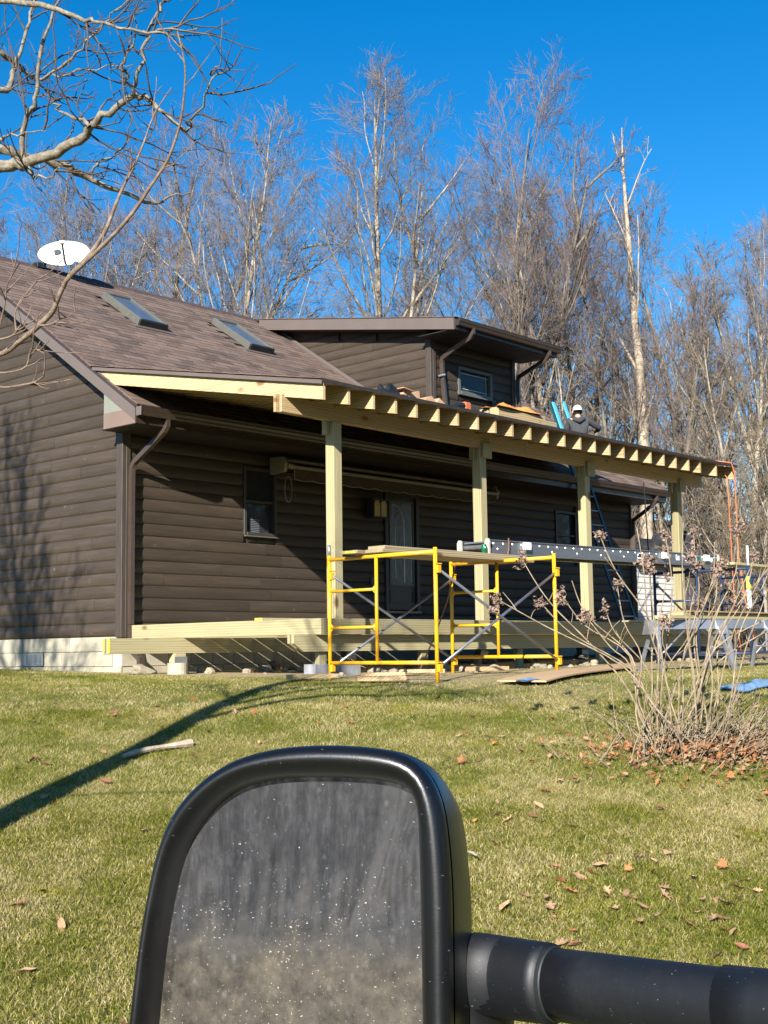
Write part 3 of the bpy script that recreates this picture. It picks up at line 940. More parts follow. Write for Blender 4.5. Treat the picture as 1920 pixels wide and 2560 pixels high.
# ------------------------------------------------------------------ porch roof on its posts
TL = lambda x: -0.0016 * x               # the frame sags a little to the far end
def pr_z(y, x=0): return 2.817 + 0.1935 * (y + 4.158) + TL(x)
porch = thing('porch_roof_frame', (-.3, -3.5, 0.15), 'new pale timber porch roof on four square posts, still without ceiling', 'porch roof')
TAILS = [-.298, .117, .532, .939, 1.321, 1.738, 2.135, 2.548, 2.933, 3.314, 3.718, 4.134, 4.553, 4.945, 5.344, 5.742, 6.142, 6.521, 6.922, 7.319, 7.71, 8.112, 8.512, 9.06, 9.694]
for i, x in enumerate(TAILS):
    dz = TL(x)
    yt = -4.158 + (rr.uniform(-.006, .006) if i else 0)
    MB().prism([(yt, 2.609 + dz), (-0.181, 3.379 + dz), (0.27, 3.674 + dz), (yt, 2.817 + dz)], 0, x, x + .038).build('rafter', M['spy'], porch)
def sheath(x0, x1, ya, yb, nm):
    mb = MB().prism([(ya, pr_z(ya) + .001), (yb, pr_z(yb) + .001), (yb, pr_z(yb) + .016), (ya, pr_z(ya) + .016)], 0, x0, x1)
    return mb.build(nm, M['plywood'], porch)
xs = [-.284, 1.9, 4.34, 6.78, 9.22, 9.735]
for a, b2 in zip(xs[:-1], xs[1:]):
    sheath(a + .001, b2 - .001, -4.165, -2.945, 'sheathing_panel'); sheath(a + .001, b2 - .001, -2.943, -1.723, 'sheathing_panel'); sheath(a + .001, b2 - .001, -1.721, .24, 'sheathing_panel')
def felt(x0, x1, ya, yb):
    mb = MB().prism([(ya, pr_z(ya) + .017), (yb, pr_z(yb) + .017), (yb, pr_z(yb) + .026), (ya, pr_z(ya) + .026)], 0, x0, x1)
    return mb.build('roofing_felt', M['felt'], porch)
felt(-.335, 9.78, -4.182, .24)
MB().prism([(-4.192, pr_z(-4.18) - .012), (-4.184, pr_z(-4.18) - .012), (-4.184, pr_z(-4.18) + .03), (-4.192, pr_z(-4.18) + .03)], 0, -.335, 9.78).build('drip_edge', M['felt'], porch)
MB().prism([(-4.18, pr_z(-4.18) - .03), (.25, pr_z(.25) - .03), (.25, pr_z(.25) + .016), (-4.18, pr_z(-4.18) + .016)], 0, -.343, -.3365).build('drip_edge', M['fascia'], porch)
tb = MB(); y = -4.195
for k in range(31):
    tb.prism([(y, pr_z(y) + .030), (y + .17, pr_z(y + .17) + .027), (y + .17, pr_z(y + .17) + .034), (y, pr_z(y) + .042)], 0, -.36 + rr.uniform(-.008, .008), -.06)
    y += .145
tb.build('shingle_field', M['shingle'], porch, kind='stuff')
# doubled beam
def beam(x0, x1, ya, yb):
    mb = MB().box(x0, x1, ya, yb, 2.547, 2.762, 0, .004)
    mb.v = [(p[0], p[1], p[2] - .0033 * p[0]) for p in mb.v]
    mb.build('beam', M['spx'], porch)
for a, b2 in ((-.352, 3.61), (3.614, 4.48), (4.484, 9.745)): beam(a, b2, -3.53, -3.493)
for a, b2 in ((-.40, 2.9), (2.904, 7.3), (7.304, 9.72)): beam(a, b2, -3.478, -3.441)
POSTX = [.511, 3.404, 6.02, 8.86]
for i, x in enumerate(POSTX):
    zt = 2.546 - .0033 * x
    MB().box(x, x + .142, -3.531, -3.389, .01, zt - .001, 0, .006).build('post', M['ptz'], porch)
    bx('cleat', M['ptz'], porch, x - .055, x - .002, -3.46, -3.385, zt - .16, zt + .05, .004)
    if i:
        bx('cleat', M['ptz'], porch, x + .03, x + .225, -3.573, -3.5325, zt - .14, zt + .07, .004)

# ------------------------------------------------------------------ deck frame
deck = thing('deck_frame', (0.1, -3.69, -.55), 'new yellowish treated-pine deck frame on low piers, joists not yet floored', 'deck')
DX = 10.62
bx('rim_joist', M['pty'], deck, .102, .140, -3.694, -.024, -.04, .148, .004)
bx('rim_joist', M['ptx'], deck, .1405, 3.9, -3.694, -3.656, -.04, .147, .004)
bx('rim_joist', M['ptx'], deck, 3.904, 7.6, -3.693, -3.655, -.04, .146, .004)
bx('rim_joist', M['ptx'], deck, 7.604, DX, -3.694, -3.656, -.04, .147, .004)
bx('ledger_board', M['ptx'], deck, .142, DX, -.062, -.024, -.04, .147)
x = .50
while x < DX:
    bx('joist', M['pty'], deck, x, x + .038, -3.654, -.064, -.039, .146, .003); x += .4064
bx('rim_joist', M['pty'], deck, DX - .038, DX, -3.654, -.064, -.039, .146, .003)
for a, b2 in ((-1.07, 4.0), (4.003, 10.0)):
    bx('girder', M['ptx'], deck, a, b2, -1.19, -1.152, -.237, -.042, .004)
for a, b2 in ((-1.075, 3.0), (3.003, 10.0)):
    bx('girder', M['ptx'], deck, a, b2, -1.118, -1.08, -.237, -.042, .004)
for xx in (-1.0735,):
    bx('end_mark', M['yellow_tag'], deck, xx - .002, xx + .03, -1.1925, -1.1901, -.225, -.05)
    bx('end_mark', M['yellow_tag'], deck, -1.0775, -1.0752, -1.116, -1.09, -.20, -.05)
for ya in (-3.59, -3.475):
    for a, b2 in ((-.235 if ya < -3.5 else -.19, 4.9), (4.903, 10.4)):
        z0, z1 = -.237, -.042
        pts = [(a, z1), (b2, z1), (b2, z0), (a + (.16 if a < 1 else 0), z0)]
        if a < 1: pts.append((a, z1 - .1))
        MB().prism(pts, 1, ya, ya + .038).build('girder', M['ptx'], deck)
for x in (.21, 2.07, 4.15, 6.25, 8.9):
    bx('stub_post', M['ptz'], deck, x, x + .13, -3.55, -3.478, -.56, -.238, .005)
for k, x in enumerate((.03, 3.2, 6.4, 9.4)):
    bx('stub_post', M['ptz'], deck, x - .09, x + .09, -1.225, -1.1, -.36, -.238, .005)
    MB().tube([(x, -1.16, -.72), (x, -1.16, -.36)], [.135, .13], 20).build('concrete_pier', M['block'], deck)
    bx('post_bracket', M['galv'], deck, x - .1, x + .1, -1.235, -1.2265, -.36, -.28)
MB().box(.32, 3.2, -2.45, -2.31, .1485, .187, 0, .004).build('loose_board', M['ptx'], deck)
bx('end_mark', M['yellow_tag'], deck, .317, .3195, -2.44, -2.32, .152, .185)
bx('floor_board', M['ptx'], deck, 6.9, 10.6, -3.70, -3.56, .1485, .175, .003)
for k in range(4):
    bx('floor_board', M['ptx'], deck, 8.9, 10.6, -3.55 + k * .145, -3.412 + k * .145, .1485, .174, .003)

# ------------------------------------------------------------------ retractable awning, lantern, dish
aw = thing('retractable_awning', (5.4, -.2, 2.4), 'rolled-up cream awning with wavy brown valance above the front door', 'awning')
for x in (2.72, 8.02):
    MB().prism([(-.02, 2.455), (-.33, 2.47), (-.36, 2.60), (-.30, 2.70), (-.02, 2.71)], 0, x, x + .06).build('end_bracket', M['cream'], aw)
MB().tube([(2.79, -.20, 2.675), (8.015, -.20, 2.675)], .028, 8).build('torsion_bar', M['cream'], aw, smooth=True)
MB().tube([(2.79, -.17, 2.58), (8.015, -.17, 2.58)], .06, 14).build('roller_cloth', M['stripe'], aw, smooth=True)
MB().box(2.86, 8.0, -.385, -.345, 2.525, 2.575, 0, .008).build('front_bar', M['cream'], aw)
MB().tube([(2.79, -.34, 2.57), (2.88, -.365, 2.55)], .045, 8).build('front_bar_end', M['cream'], aw)
for k in range(3):
    MB().tube([(2.79, -.09 - .06 * k, 2.50 - .012 * k), (8.0, -.09 - .06 * k, 2.50 - .012 * k)], .018, 6).build('folding_arm', [M['stripe'], M['cream'], M['stripe']][k], aw)
va = MB(); n = 260; top = []; bot = []
for i in range(n + 1):
    x = 2.90 + (7.95 - 2.90) * i / n
    top.append((x, -.372 + .004 * math.sin(x * 9), 2.524)); bot.append((x, -.372 + .012 * math.sin(x * 9), 2.37 - .022 * abs(math.sin(math.pi * (x - 2.9) / .36)) + (.05 * (x - 7.2) if x > 7.2 else 0)))
va.add(top + bot, [(i, i + 1, n + 2 + i, n + 1 + i) for i in range(n)])
valance = va.build('valance', M['stripe'], aw)
MB().tube([(p[0], p[1] - .003, p[2]) for p in bot], .007, 5).build('valance_piping', M['cream'], valance)
MB().tube([(2.90, -.376, 2.53), (2.895, -.376, 2.45), (2.90, -.376, 2.37)], .007, 5).build('valance_piping', M['cream'], valance)
MB().tube([(2.84 + .075 * math.sin(a) * (1 if a < math.pi else 1), -.30, 2.21 + .2 * math.cos(a) - (.0 if abs(math.sin(a)) > .2 else .0)) for a in np.linspace(0, 2 * math.pi, 25)], .006, 5).build('crank_loop', M['cream'], aw)

ln = thing('wall_lantern', (5.0, -.03, 1.93), 'amber glass wall lantern beside the front door', 'lantern')
for k, x in enumerate((4.885, 5.045)):
    MB().prism([(x, 1.955), (x + .135, 1.955), (x + .135, 2.17), (x + .10, 2.215), (x + .035, 2.215), (x, 2.17)], 1, -.20, -.196).build('pane', M['brass'], ln)
bx('base_plate', M['dark_frame'], ln, 4.84, 5.22, -.22, -.03, 1.925, 1.945, .004)
bx('top_plate', M['dark_frame'], ln, 4.81, 5.24, -.23, -.03, 2.222, 2.24, .004)
for x in (4.855, 5.02, 5.183):
    bx('post', M['black'], ln, x, x + .02, -.205, -.185, 1.9455, 2.2215)
bx('back_plate', M['black'], ln, 4.86, 5.2, -.06, -.031, 1.9455, 2.2215)
MB().tube([(5.03 + .09 * math.cos(a), -.13, 2.24 + .13 * math.sin(a)) for a in np.linspace(0, math.pi, 12)], .008, 5).build('hanger', M['black'], ln)

dish = thing('satellite_dish', (1.40, 4.25, 6.31), 'white oval satellite dish on the roof ridge', 'satellite dish')
dc_ = np.array([1.70, 4.02, 6.60])
dn = np.array([-.62, -.70, .36]); dn /= np.linalg.norm(dn)
du = np.cross([0, 0, 1.], dn); du /= np.linalg.norm(du); dv = np.cross(dn, du)
cr, sr = math.cos(.10), math.sin(.10)
du, dv = du * cr + dv * sr, dv * cr - du * sr
def dpt(a, b, o=0.0): return dc_ + du * a + dv * b + dn * o
dm = MB(); vs = [dpt(0, 0, -.085)]; fs = []; NS = 36
for r in range(1, 6):
    for k in range(NS):
        a = 2 * math.pi * k / NS; q = r / 5
        vs.append(dpt(.43 * q * math.cos(a), .255 * q * math.sin(a), -.085 * (1 - q * q)))
for k in range(NS):
    fs.append((0, 1 + k, 1 + (k + 1) % NS))
    for r in range(4):
        fs.append((1 + r * NS + k, 1 + (r + 1) * NS + k, 1 + (r + 1) * NS + (k + 1) % NS, 1 + r * NS + (k + 1) % NS))
dm.add(vs, fs)
nb_ = len(vs)
dm.add([np.array(v) - dn * .012 for v in vs], [f[::-1] for f in fs])
for k in range(NS):
    o = 1 + 4 * NS
    dm.f.append([o + k, nb_ + o + k, nb_ + o + (k + 1) % NS, o + (k + 1) % NS]); dm.mi.append(0)
dm.build('reflector', M['white'], dish, smooth=True)
dm = MB().tube([dpt(.43 * math.cos(a), .255 * math.sin(a), -.004) for a in np.linspace(0, 2 * math.pi, 37)], .008, 5, cap=False); dm.build('rim', M['white'], dish)
lm = MB(); pts = [(-.175, .135), (-.10, .135), (-.065, .118), (-.05, .085), (-.062, .05), (-.10, .03), (-.16, .015)]
lm.add([dpt(a, b, -.055) for a, b in pts], [tuple(range(len(pts)))]); lm.build('logo', M['dark_text'], dish)
def text_on(txt, size, a, b, off, mat, par, name='lettering'):
    cu = bpy.data.curves.new(name, 'FONT'); cu.body = txt; cu.size = size; cu.extrude = .0005
    tmp = bpy.data.objects.new(name, cu); COL.objects.link(tmp)
    dg = bpy.context.evaluated_depsgraph_get()
    me = bpy.data.meshes.new_from_object(tmp.evaluated_get(dg))
    bpy.data.objects.remove(tmp)
    n_ = len(me.vertices); co = np.empty(n_ * 3); me.vertices.foreach_get('co', co); co = co.reshape(-1, 3)
    P_ = np.array([dpt(a + c[0], b + c[1], off + c[2]) for c in co]) - origin(par)
    me.vertices.foreach_set('co', P_.ravel()); me.update()
    return link_mesh(name, me, [mat], par)
text_on('DIRECTV', .05, -.165, -.04, -.066, M['grey_text'], dish)
text_on('Slimline', .052, -.10, -.155, -.05, M['grey_text'], dish)
MB().tube([dpt(.02, -.22, .0), dpt(.02, -.27, .05), dpt(.02, -.24, .26), dpt(.02, -.17, .46)], .017, 6).build('feed_arm', M['black'], dish)
hb = MB().tube([dpt(-.02, -.15, .47), dpt(.06, -.15, .47)], .032, 8); hb.build('feed_head', M['white'], dish)
hb = MB().tube([dpt(.02, -.15, .45), dpt(.02, -.12, .40)], .03, 8); hb.build('feed_horn', M['black'], dish)
MB().tube([(1.42, 4.30, 6.30), (1.46, 4.24, 6.42), dpt(0, -.06, -.12)], .028, 8).build('mast', M['black'], dish)
bx('mount_plate', M['black'], dish, 1.33, 1.50, 4.24, 4.40, 6.33, 6.415, .004)

# ------------------------------------------------------------------ scaffolds
def scaffold(name, x0, yr, zb, paint_m, label, n_frames=2, step=2.13, pins=True, braces=True, h=1.38, rise=.03):
    s = thing(name, (x0, yr - .76, zb), label, 'scaffold')
    W, rs = 1.52, .0215
    for k in range(n_frames):
        x = x0 + step * k; z = zb + rise * k
        yf = yr - W; yi = yr - .70
        for y in (yr, yf):
            MB().tube([(x, y, z), (x, y, z + h)], rs, 10).build('leg', paint_m, s, smooth=True)
        MB().tube([(x, yi, z + .21), (x, yi, z + h - .045)], .019, 10).build('ladder_rail', paint_m, s, smooth=True)
        MB().tube([(x, yr, z + h - .045), (x, yf, z + h - .045)], rs, 10).build('top_bar', paint_m, s, smooth=True)
        MB().tube([(x, yr, z + .21), (x, yf, z + .21)], rs, 10).build('bottom_bar', paint_m, s, smooth=True)
        for zz in (.59, .99):
            MB().tube([(x, yr, z + zz), (x, yi, z + zz)], [.016, .016], 8).build('rung', paint_m, s, smooth=True)
            for yy, sg in ((yr, -1), (yi, 1)):
                MB().prism([(yy + sg * .015, z + zz - .05), (yy + sg * .07, z + zz), (yy + sg * .015, z + zz + .05)], 0, x - .006, x + .006).build('gusset', paint_m, s)
        for y in (yr, yf):
            for zz in (h - .22, .16):
                sg = 1 if k == 0 else -1
                lk = MB().box(x - .03, x + .03, y - .055, y - .022, z + zz - .045, z + zz + .035, 0, .004)
                lk.tube([(x - .05, y - .04, z + zz + .05), (x + .05, y - .04, z + zz + .05)], .008, 6)
                lk.build('brace_lock', paint_m, s)
    if pins:
        MB().tube([(x0, yr, zb + h), (x0, yr, zb + h + .12)], .017, 8).build('coupling_pin', M['galv'], s, smooth=True)
    if braces:
        for k in range(n_frames - 1):
            xa, xb = x0 + step * k, x0 + step * (k + 1)
            za, zb2 = zb + rise * k, zb + rise * (k + 1)
            for y in (yr - .045, yr - W - .03):
                for sgn in (0, 1):
                    p, q = ((xa, y + .012 * sgn, za + h - .22), (xb, y + .012 * sgn, zb2 + .16)) if sgn == 0 else ((xa, y + .014, za + .16), (xb, y + .014, zb2 + h - .22))
                    MB().tube([p, q], .0155, 8).build('cross_brace', M['galv_pipe'], s, smooth=True)
    return s
yel = scaffold('yellow_scaffold', -.417, -4.349, -.575, M['yellow'], 'yellow two-frame scaffold with steel cross braces in front of the deck', h=1.385, rise=.035)
blue = scaffold('blue_scaffold', 6.56, -4.36, -.56, M['blue'], 'worn blue scaffold with one white-and-yellow leg at the far end of the porch', h=1.46, rise=0.0)
bx('leg_sleeve', M['white'], blue, 6.53, 6.59, -5.905, -5.85, .28, .56, .01)
bx('leg_sleeve', M['yellow_tag'], blue, 6.528, 6.592, -5.907, -5.848, .562, .74, .01)
MB().tube([(6.56, -5.88, .90), (6.56, -5.88, 1.18)], .017, 8).build('coupling_pin', M['white'], blue, smooth=True)
MB().tube([(6.56, -4.36, .90), (6.56, -4.36, 1.02)], .017, 8).build('coupling_pin', M['galv'], blue, smooth=True)

# planks on the yellow scaffold
ZT = .81 - .045 + .0215 + .012
def plank(name, x0, x1, y0, y1, z0, z1, mat, label, cat='plank', group=None, rz_=0.0, c=.004):
    mb = MB().box(x0, x1, y0, y1, z0, z1, 0, c)
    if rz_: rot_mb(mb, rz_, ((x0 + x1) / 2, (y0 + y1) / 2, 0))
    return loose(mb, name, mat, label, cat, group)
p1 = plank('scaffold_plank', -.46, 2.30, -5.18, -4.93, .800, .838, M['oldwood'], 'lower front wood plank lying across the yellow scaffold under the green can', group='wood planks on the yellow scaffold')
p2 = plank('scaffold_plank', -.42, 2.05, -5.175, -4.935, .8385, .876, M['oldwood'], 'upper front wood plank with a pale tag at its end on the yellow scaffold', group='wood planks on the yellow scaffold')
p3 = plank('scaffold_plank', -.55, 2.2, -4.90, -4.66, .800, .838, M['oldwood'], 'rear wood plank with yellow end stamps on the yellow scaffold', group='wood planks on the yellow scaffold')
MB().box(-.5525, -.5505, -4.86, -4.72, .808, .830).build('end_stamp', M['yellow_tag'], p3).location = (0, 0, 0)
# ------------------------------------------------------------------ aluminium walk plank and the can
al = thing('aluminium_walkboard', (4.4, -5.0, .88), 'long riveted aluminium walkboard bridging the yellow and blue scaffolds', 'walkboard')
AX0, AX1, AZ0, AZ1 = 1.60, 7.30, .905, 1.055
AYF, AYR = -5.02, -4.60
def tilt(mb):                            # it climbs slightly to the far scaffold
    mb.v = [(p[0], p[1], p[2] + .012 * (p[0] - 1.6)) for p in mb.v]; return mb
for y, nm in ((AYF, 'side_rail'), (AYR, 'side_rail')):
    s_ = 1 if y == AYF else -1
    mb = MB().box(AX0, AX1, y, y + s_ * .006, AZ0, AZ1); mb.box(AX0, AX1, y - s_ * .012, y + s_ * .03, AZ1 - .006, AZ1 + .006); mb.box(AX0, AX1, y - s_ * .016, y + s_ * .03, AZ0 - .022, AZ0 - .003)
    tilt(mb).build(nm, M['alu'], al)
tilt(MB().box(AX0 + .02, AX1 - .02, AYF + .031, AYR - .031, AZ1 - .03, AZ1 - .012)).build('deck_sheet', M['alu'], al)
for k in range(12):
    x = AX0 + .2 + k * .475
    tilt(MB().box(x, x + .05, AYF + .007, AYR - .007, AZ0 + .02, AZ0 + .06)).build('rung', M['alu'], al)
for x in (AX0 - .03, AX1 + .002):
    for y in (AYF, AYR):
        mb = MB().prism([(y - .03, AZ0 - .03), (y + .035, AZ0 - .03), (y + .035, AZ1 - .02), (y + .015, AZ1 + .015), (y - .015, AZ1 + .015), (y - .03, AZ1 - .02)], 0, x, x + .028)
        tilt(mb).build('end_cap', M['alu_end'], al)
tilt(MB().tube([(AX0 + .05, AYF, .98), (AX0 + .05, AYR, .98)], .028, 8)).build('end_bar', M['alu'], al)
riv = MB()
for k in range(30):
    x = AX0 + .10 + k * .19
    if x > AX1 - .05: break
    for z in ((AZ1 - .04,) if k % 3 == 1 else (AZ1 - .04, AZ0 + .045) if k % 3 == 0 else (AZ1 - .04,)):
        xx = x + (.08 if z < AZ0 + .06 else 0)
        m1 = tilt(MB().tube([(xx, AYF - .0005, z), (xx, AYF - .008, z)], [.017, .012], 10)); m1.build('rivet', M['rivet'], al)
for x in (2.28, 5.63, 6.86):
    tilt(MB().box(x, x + .13, AYF - .05, AYF - .002, AZ0 + .05, AZ1 - .005, 0, .006)).build('rail_bracket', M['white'], al)
for x, wd, zz, m_ in ((5.02, .10, .05, 'sticker'), (4.98, .16, .0, 'sticker'), (6.05, .10, .03, 'sticker'), (6.25, .22, .04, 'galv'), (6.52, .14, .02, 'sticker'), (6.70, .09, .05, 'green_can'), (7.02, .14, .04, 'sticker')):
    tilt(MB().box(x, x + wd, AYF - .002, AYF - .0002, AZ0 + .03 + zz * .4, AZ0 + .10 + zz * .3)).build('sticker', M[m_], al)
tilt(MB().box(4.985, 5.15, AYF - .0035, AYF - .0025, AZ0 + .055, AZ0 + .075)).build('sticker_print', M['dark_text'], al)
st = MB().tube([(1.95, -5.06, 1.09), (1.955, -5.055, .97), (1.93, -5.05, .86), (1.9, -5.06, .80)], .009, 5)
loose(st, 'strap', [M['leafc']], 'dark red tie strap round the near end of the aluminium walkboard', 'strap')
st = MB().tube([(1.50, -4.60, .79), (1.57, -4.40, .35), (1.66, -4.1, -.1), (1.82, -3.72, -.5)], .010, 5)
loose(st, 'strap', [M['leafc']], 'thin reddish line slanting from the planks to the ground by the second post', 'strap')
can = MB()
can.tube([(1.50, -5.03, .877), (1.50, -5.03, .884), (1.50, -5.03, .972), (1.50, -5.03, .992)], [.026, .033, .033, .027], 18)
c_ = loose(can, 'drink_can', [M['green_can']], 'green drink can standing on the wood plank beside the walkboard end', 'can', smooth=True)
MB().tube([(1.50, -5.03, .9925), (1.50, -5.03, .9955)], [.027, .026], 18).build('lid', M['galv'], c_)
MB().box(1.465, 1.485, -5.0665, -5.0625, .945, .965).build('logo', M['sticker'], c_)

# ------------------------------------------------------------------ extension ladder leaning on the eave
ld = thing('extension_ladder', (10.2, -1.75, .15), 'dark blue extension ladder rising from the deck past the third post to the roof', 'ladder')
LB, LT = np.array([9.96, -1.74, .15]), np.array([9.96, -.21, 4.58])
def lp(t, dx=0, off=0): return LB + (LT - LB) * t + np.array([dx, -off, off * .3])
for dx in (0, .46):
    MB().tube([lp(0, dx), lp(.985 - (.02 if dx else 0), dx)], .046, 4, squash=(.45, 1), roll=math.pi / 4).build('side_rail', M['ladder_dark'], ld)
    MB().tube([lp(.80, dx + (.035 if not dx else -.035), .05), lp(1.0 - (.0 if dx else .01), dx + (.035 if not dx else -.035), .05)], .048, 4, squash=(.45, 1), roll=math.pi / 4).build('fly_rail', M['ladder_blue'], ld)
    MB().tube([lp(-.005, dx), lp(.035, dx)], .055, 4, squash=(.6, 1), roll=math.pi / 4).build('ladder_foot', M['galv'], ld)
MB().tube([lp(.985, .035, .05), lp(1.005, .035, .05)], .055, 4, squash=(.6, 1), roll=math.pi / 4).build('rail_cap', M['black'], ld)
for k in range(15):
    t = .04 + k * .0655
    MB().tube([lp(t, .01), lp(t, .45)], .015, 8).build('rung', M['galv'], ld)

# ------------------------------------------------------------------ things lying on the new porch roof
def lum(x0, x1, y0, y1, z0, z1, mat, label, rz_=0):
    mb = MB().box(x0, x1, y0, y1, z0, z1, 0, .006)
    if rz_: rot_mb(mb, rz_, ((x0 + x1) / 2, (y0 + y1) / 2, 0))
    return loose(mb, 'lumber', [mat], label, 'lumber')
zr = pr_z(-3.4) + .03
lum(3.95, 5.11, -3.46, -3.30, zr, zr + .20, M['spx'], 'pale squared timber on the porch roof under the orange jacket')
lum(3.95, 5.68, -3.28, -3.12, zr + .03, zr + .20, M['ptx'], 'longer yellowish timber on the porch roof behind the orange jacket')
def crumple(name, mat, cx, cy, z0, sx, sy, hgt, label, cat, seed=1, n=16, fn=None):
    r_ = np.random.default_rng(seed); mb = MB()
    ph = r_.uniform(0, 6.3, 12)
    top = []
    for i in range(n + 1):
        for j in range(n + 1):
            u, v = i / n * 2 - 1, j / n * 2 - 1
            e = max(0, 1 - max(abs(u), abs(v)) ** 4)
            q = hgt * (.45 + .25 * math.sin(3.1 * u + ph[0] + 2 * v) + .22 * math.sin(5.3 * v + ph[1] - u) + .18 * math.sin(8 * u + ph[2]) * math.sin(6.5 * v + ph[3]) + .1 * math.sin(13 * u + 9 * v + ph[5]))
            wob = 1 + .12 * math.sin(4 * math.atan2(v, u) + ph[4])
            x, y = cx + u * sx * wob, cy + v * sy * wob
            b0 = fn(x, y) if fn else z0
            top.append((x, y, b0 + max(.004, q) * e + .003))
    mb.add(top, [(i * (n + 1) + j, (i + 1) * (n + 1) + j, (i + 1) * (n + 1) + j + 1, i * (n + 1) + j + 1) for i in range(n) for j in range(n)])
    bt = [(p[0], p[1], (fn(p[0], p[1]) if fn else z0) + .0005) for p in top]
    o = len(mb.v); mb.add(bt, [])
    ring = [i * (n + 1) for i in range(n + 1)] + [n * (n + 1) + j for j in range(1, n + 1)] + [i * (n + 1) + n for i in range(n - 1, -1, -1)] + [j for j in range(n - 1, 0, -1)]
    for a, b2 in zip(ring, ring[1:] + ring[:1]):
        mb.f.append([a, b2, o + b2, o + a]); mb.mi.append(0)
    return loose(mb, name, [mat], label, cat, smooth=True)
crumple('jacket', M['orange'], 4.42, -3.35, zr + .201, .50, .15, .11, 'crumpled orange jacket draped over the timber on the porch roof', 'jacket', 4)
rfz = lambda x, y: pr_z(y) + .028
crumple('plastic_bundle', M['black'], 1.62, -3.42, 0, .25, .15, .26, 'shiny black plastic bundle lying near the left end of the porch roof', 'bundle', 9, fn=rfz)
for k, (x, wd, lab, hh) in enumerate(((2.07, .36, 'flattened tan cardboard box beside the black bundle on the porch roof', .19), (2.55, .34, 'torn brown paper bag beside the dormer downspout on the porch roof', .15))):
    mb = MB(); z0 = pr_z(-3.45) + .03
    if k == 0:
        mb.prism([(x - wd / 2, z0), (x + wd / 2, z0 + .0), (x + wd / 2 - .02, z0 + hh), (x + .02, z0 + hh * .72), (x - wd / 2 + .03, z0 + hh * .9)], 1, -3.45, -3.25)
        mb.prism([(x - wd / 2 - .05, z0 + hh * .88), (x - .01, z0 + hh * .74), (x - .01, z0 + hh * .78), (x - wd / 2 - .05, z0 + hh * .93)], 1, -3.52, -3.26)
    else:
        mb.prism([(x - wd / 2, z0), (x + wd / 2 + .05, z0), (x + wd / 2 + .06, z0 + hh * .55), (x + .10, z0 + hh), (x + .04, z0 + hh * .55), (x - .06, z0 + hh * 1.05), (x - wd / 2 - .02, z0 + hh * .7)], 1, -3.45, -3.2)
    loose(mb, 'cardboard_box' if k == 0 else 'paper_bag', [M['card']], lab, 'box' if k == 0 else 'bag')
mb = MB().tube([(2.25 + .16 * math.cos(a), -3.6 + .10 * math.sin(a), pr_z(-3.6 + .1 * math.sin(a)) + .05) for a in np.linspace(0, 2 * math.pi, 20)], .02, 6)
loose(mb, 'rope_coil', [M['white']], 'white coil lying in front of the cardboard on the porch roof', 'coil')
gl = thing('nail_gun', (3.05, -3.5, pr_z(-3.5) + .03), 'black and orange nail gun lying on the porch roof', 'nail gun'); z0 = pr_z(-3.5) + .03
MB().box(3.07, 3.21, -3.56, -3.46, z0 + .02, z0 + .16, 0, .02).build('motor_housing', M['orange_plastic'], gl)
MB().tube([(2.79, -3.51, z0 + .03), (2.95, -3.51, z0 + .09), (3.08, -3.51, z0 + .10)], [.03, .045, .05], 8).build('body', M['black'], gl)
MB().tube([(3.0, -3.51, z0 + .08), (2.92, -3.53, z0 + .005)], .028, 8).build('handle', M['black'], gl)
mb = MB().box(2.71, 2.77, -3.55, -3.47, z0, z0 + .05, 0, .01); loose(mb, 'battery', [M['orange_plastic']], 'small orange battery beside the nail gun on the porch roof', 'battery')

# ------------------------------------------------------------------ the roofer
def skin_mesh(verts, edges, radii, name, sub=2):
    me = bpy.data.meshes.new(name); me.from_pydata([tuple(v) for v in verts], edges, [])
    o = bpy.data.objects.new(name, me); COL.objects.link(o)
    sk = o.modifiers.new('skin', 'SKIN'); sk.use_smooth_shade = True
    ss = o.modifiers.new('sub', 'SUBSURF'); ss.levels = sub; ss.render_levels = sub
    for i, r in enumerate(radii):
        d = me.skin_vertices[0].data[i]; d.radius = r if isinstance(r, tuple) else (r, r); d.use_root = (i == 0)
    dg = bpy.context.evaluated_depsgraph_get()
    out = bpy.data.meshes.new_from_object(o.evaluated_get(dg)); bpy.data.objects.remove(o); out.name = name
    return out
MX, MY = 9.36, -1.27; MZ = pr_z(MY) + .03
man = thing('person', (MX, MY, MZ), 'person in charcoal hoodie and white cap sitting on the porch roof, seen from behind', 'person')
man.scale = (.95, .95, .95)
mf, mr = np.array([FH[0], FH[1], 0]), np.array([RH[0], RH[1], 0])
def mp_(r, f, z): return np.array([MX, MY, MZ]) + mr * r + mf * f + np.array([0, 0, z])
def man_part(gr, name, mat, sub=2):
    V = [mp_(*g[0]) - origin(man) for g in gr]; E_ = [(g[2], i) for i, g in enumerate(gr) if g[2] is not None]
    me = skin_mesh(V, E_, [g[1] for g in gr], name, sub)
    return link_mesh(name, me, [mat], man, smooth=True)
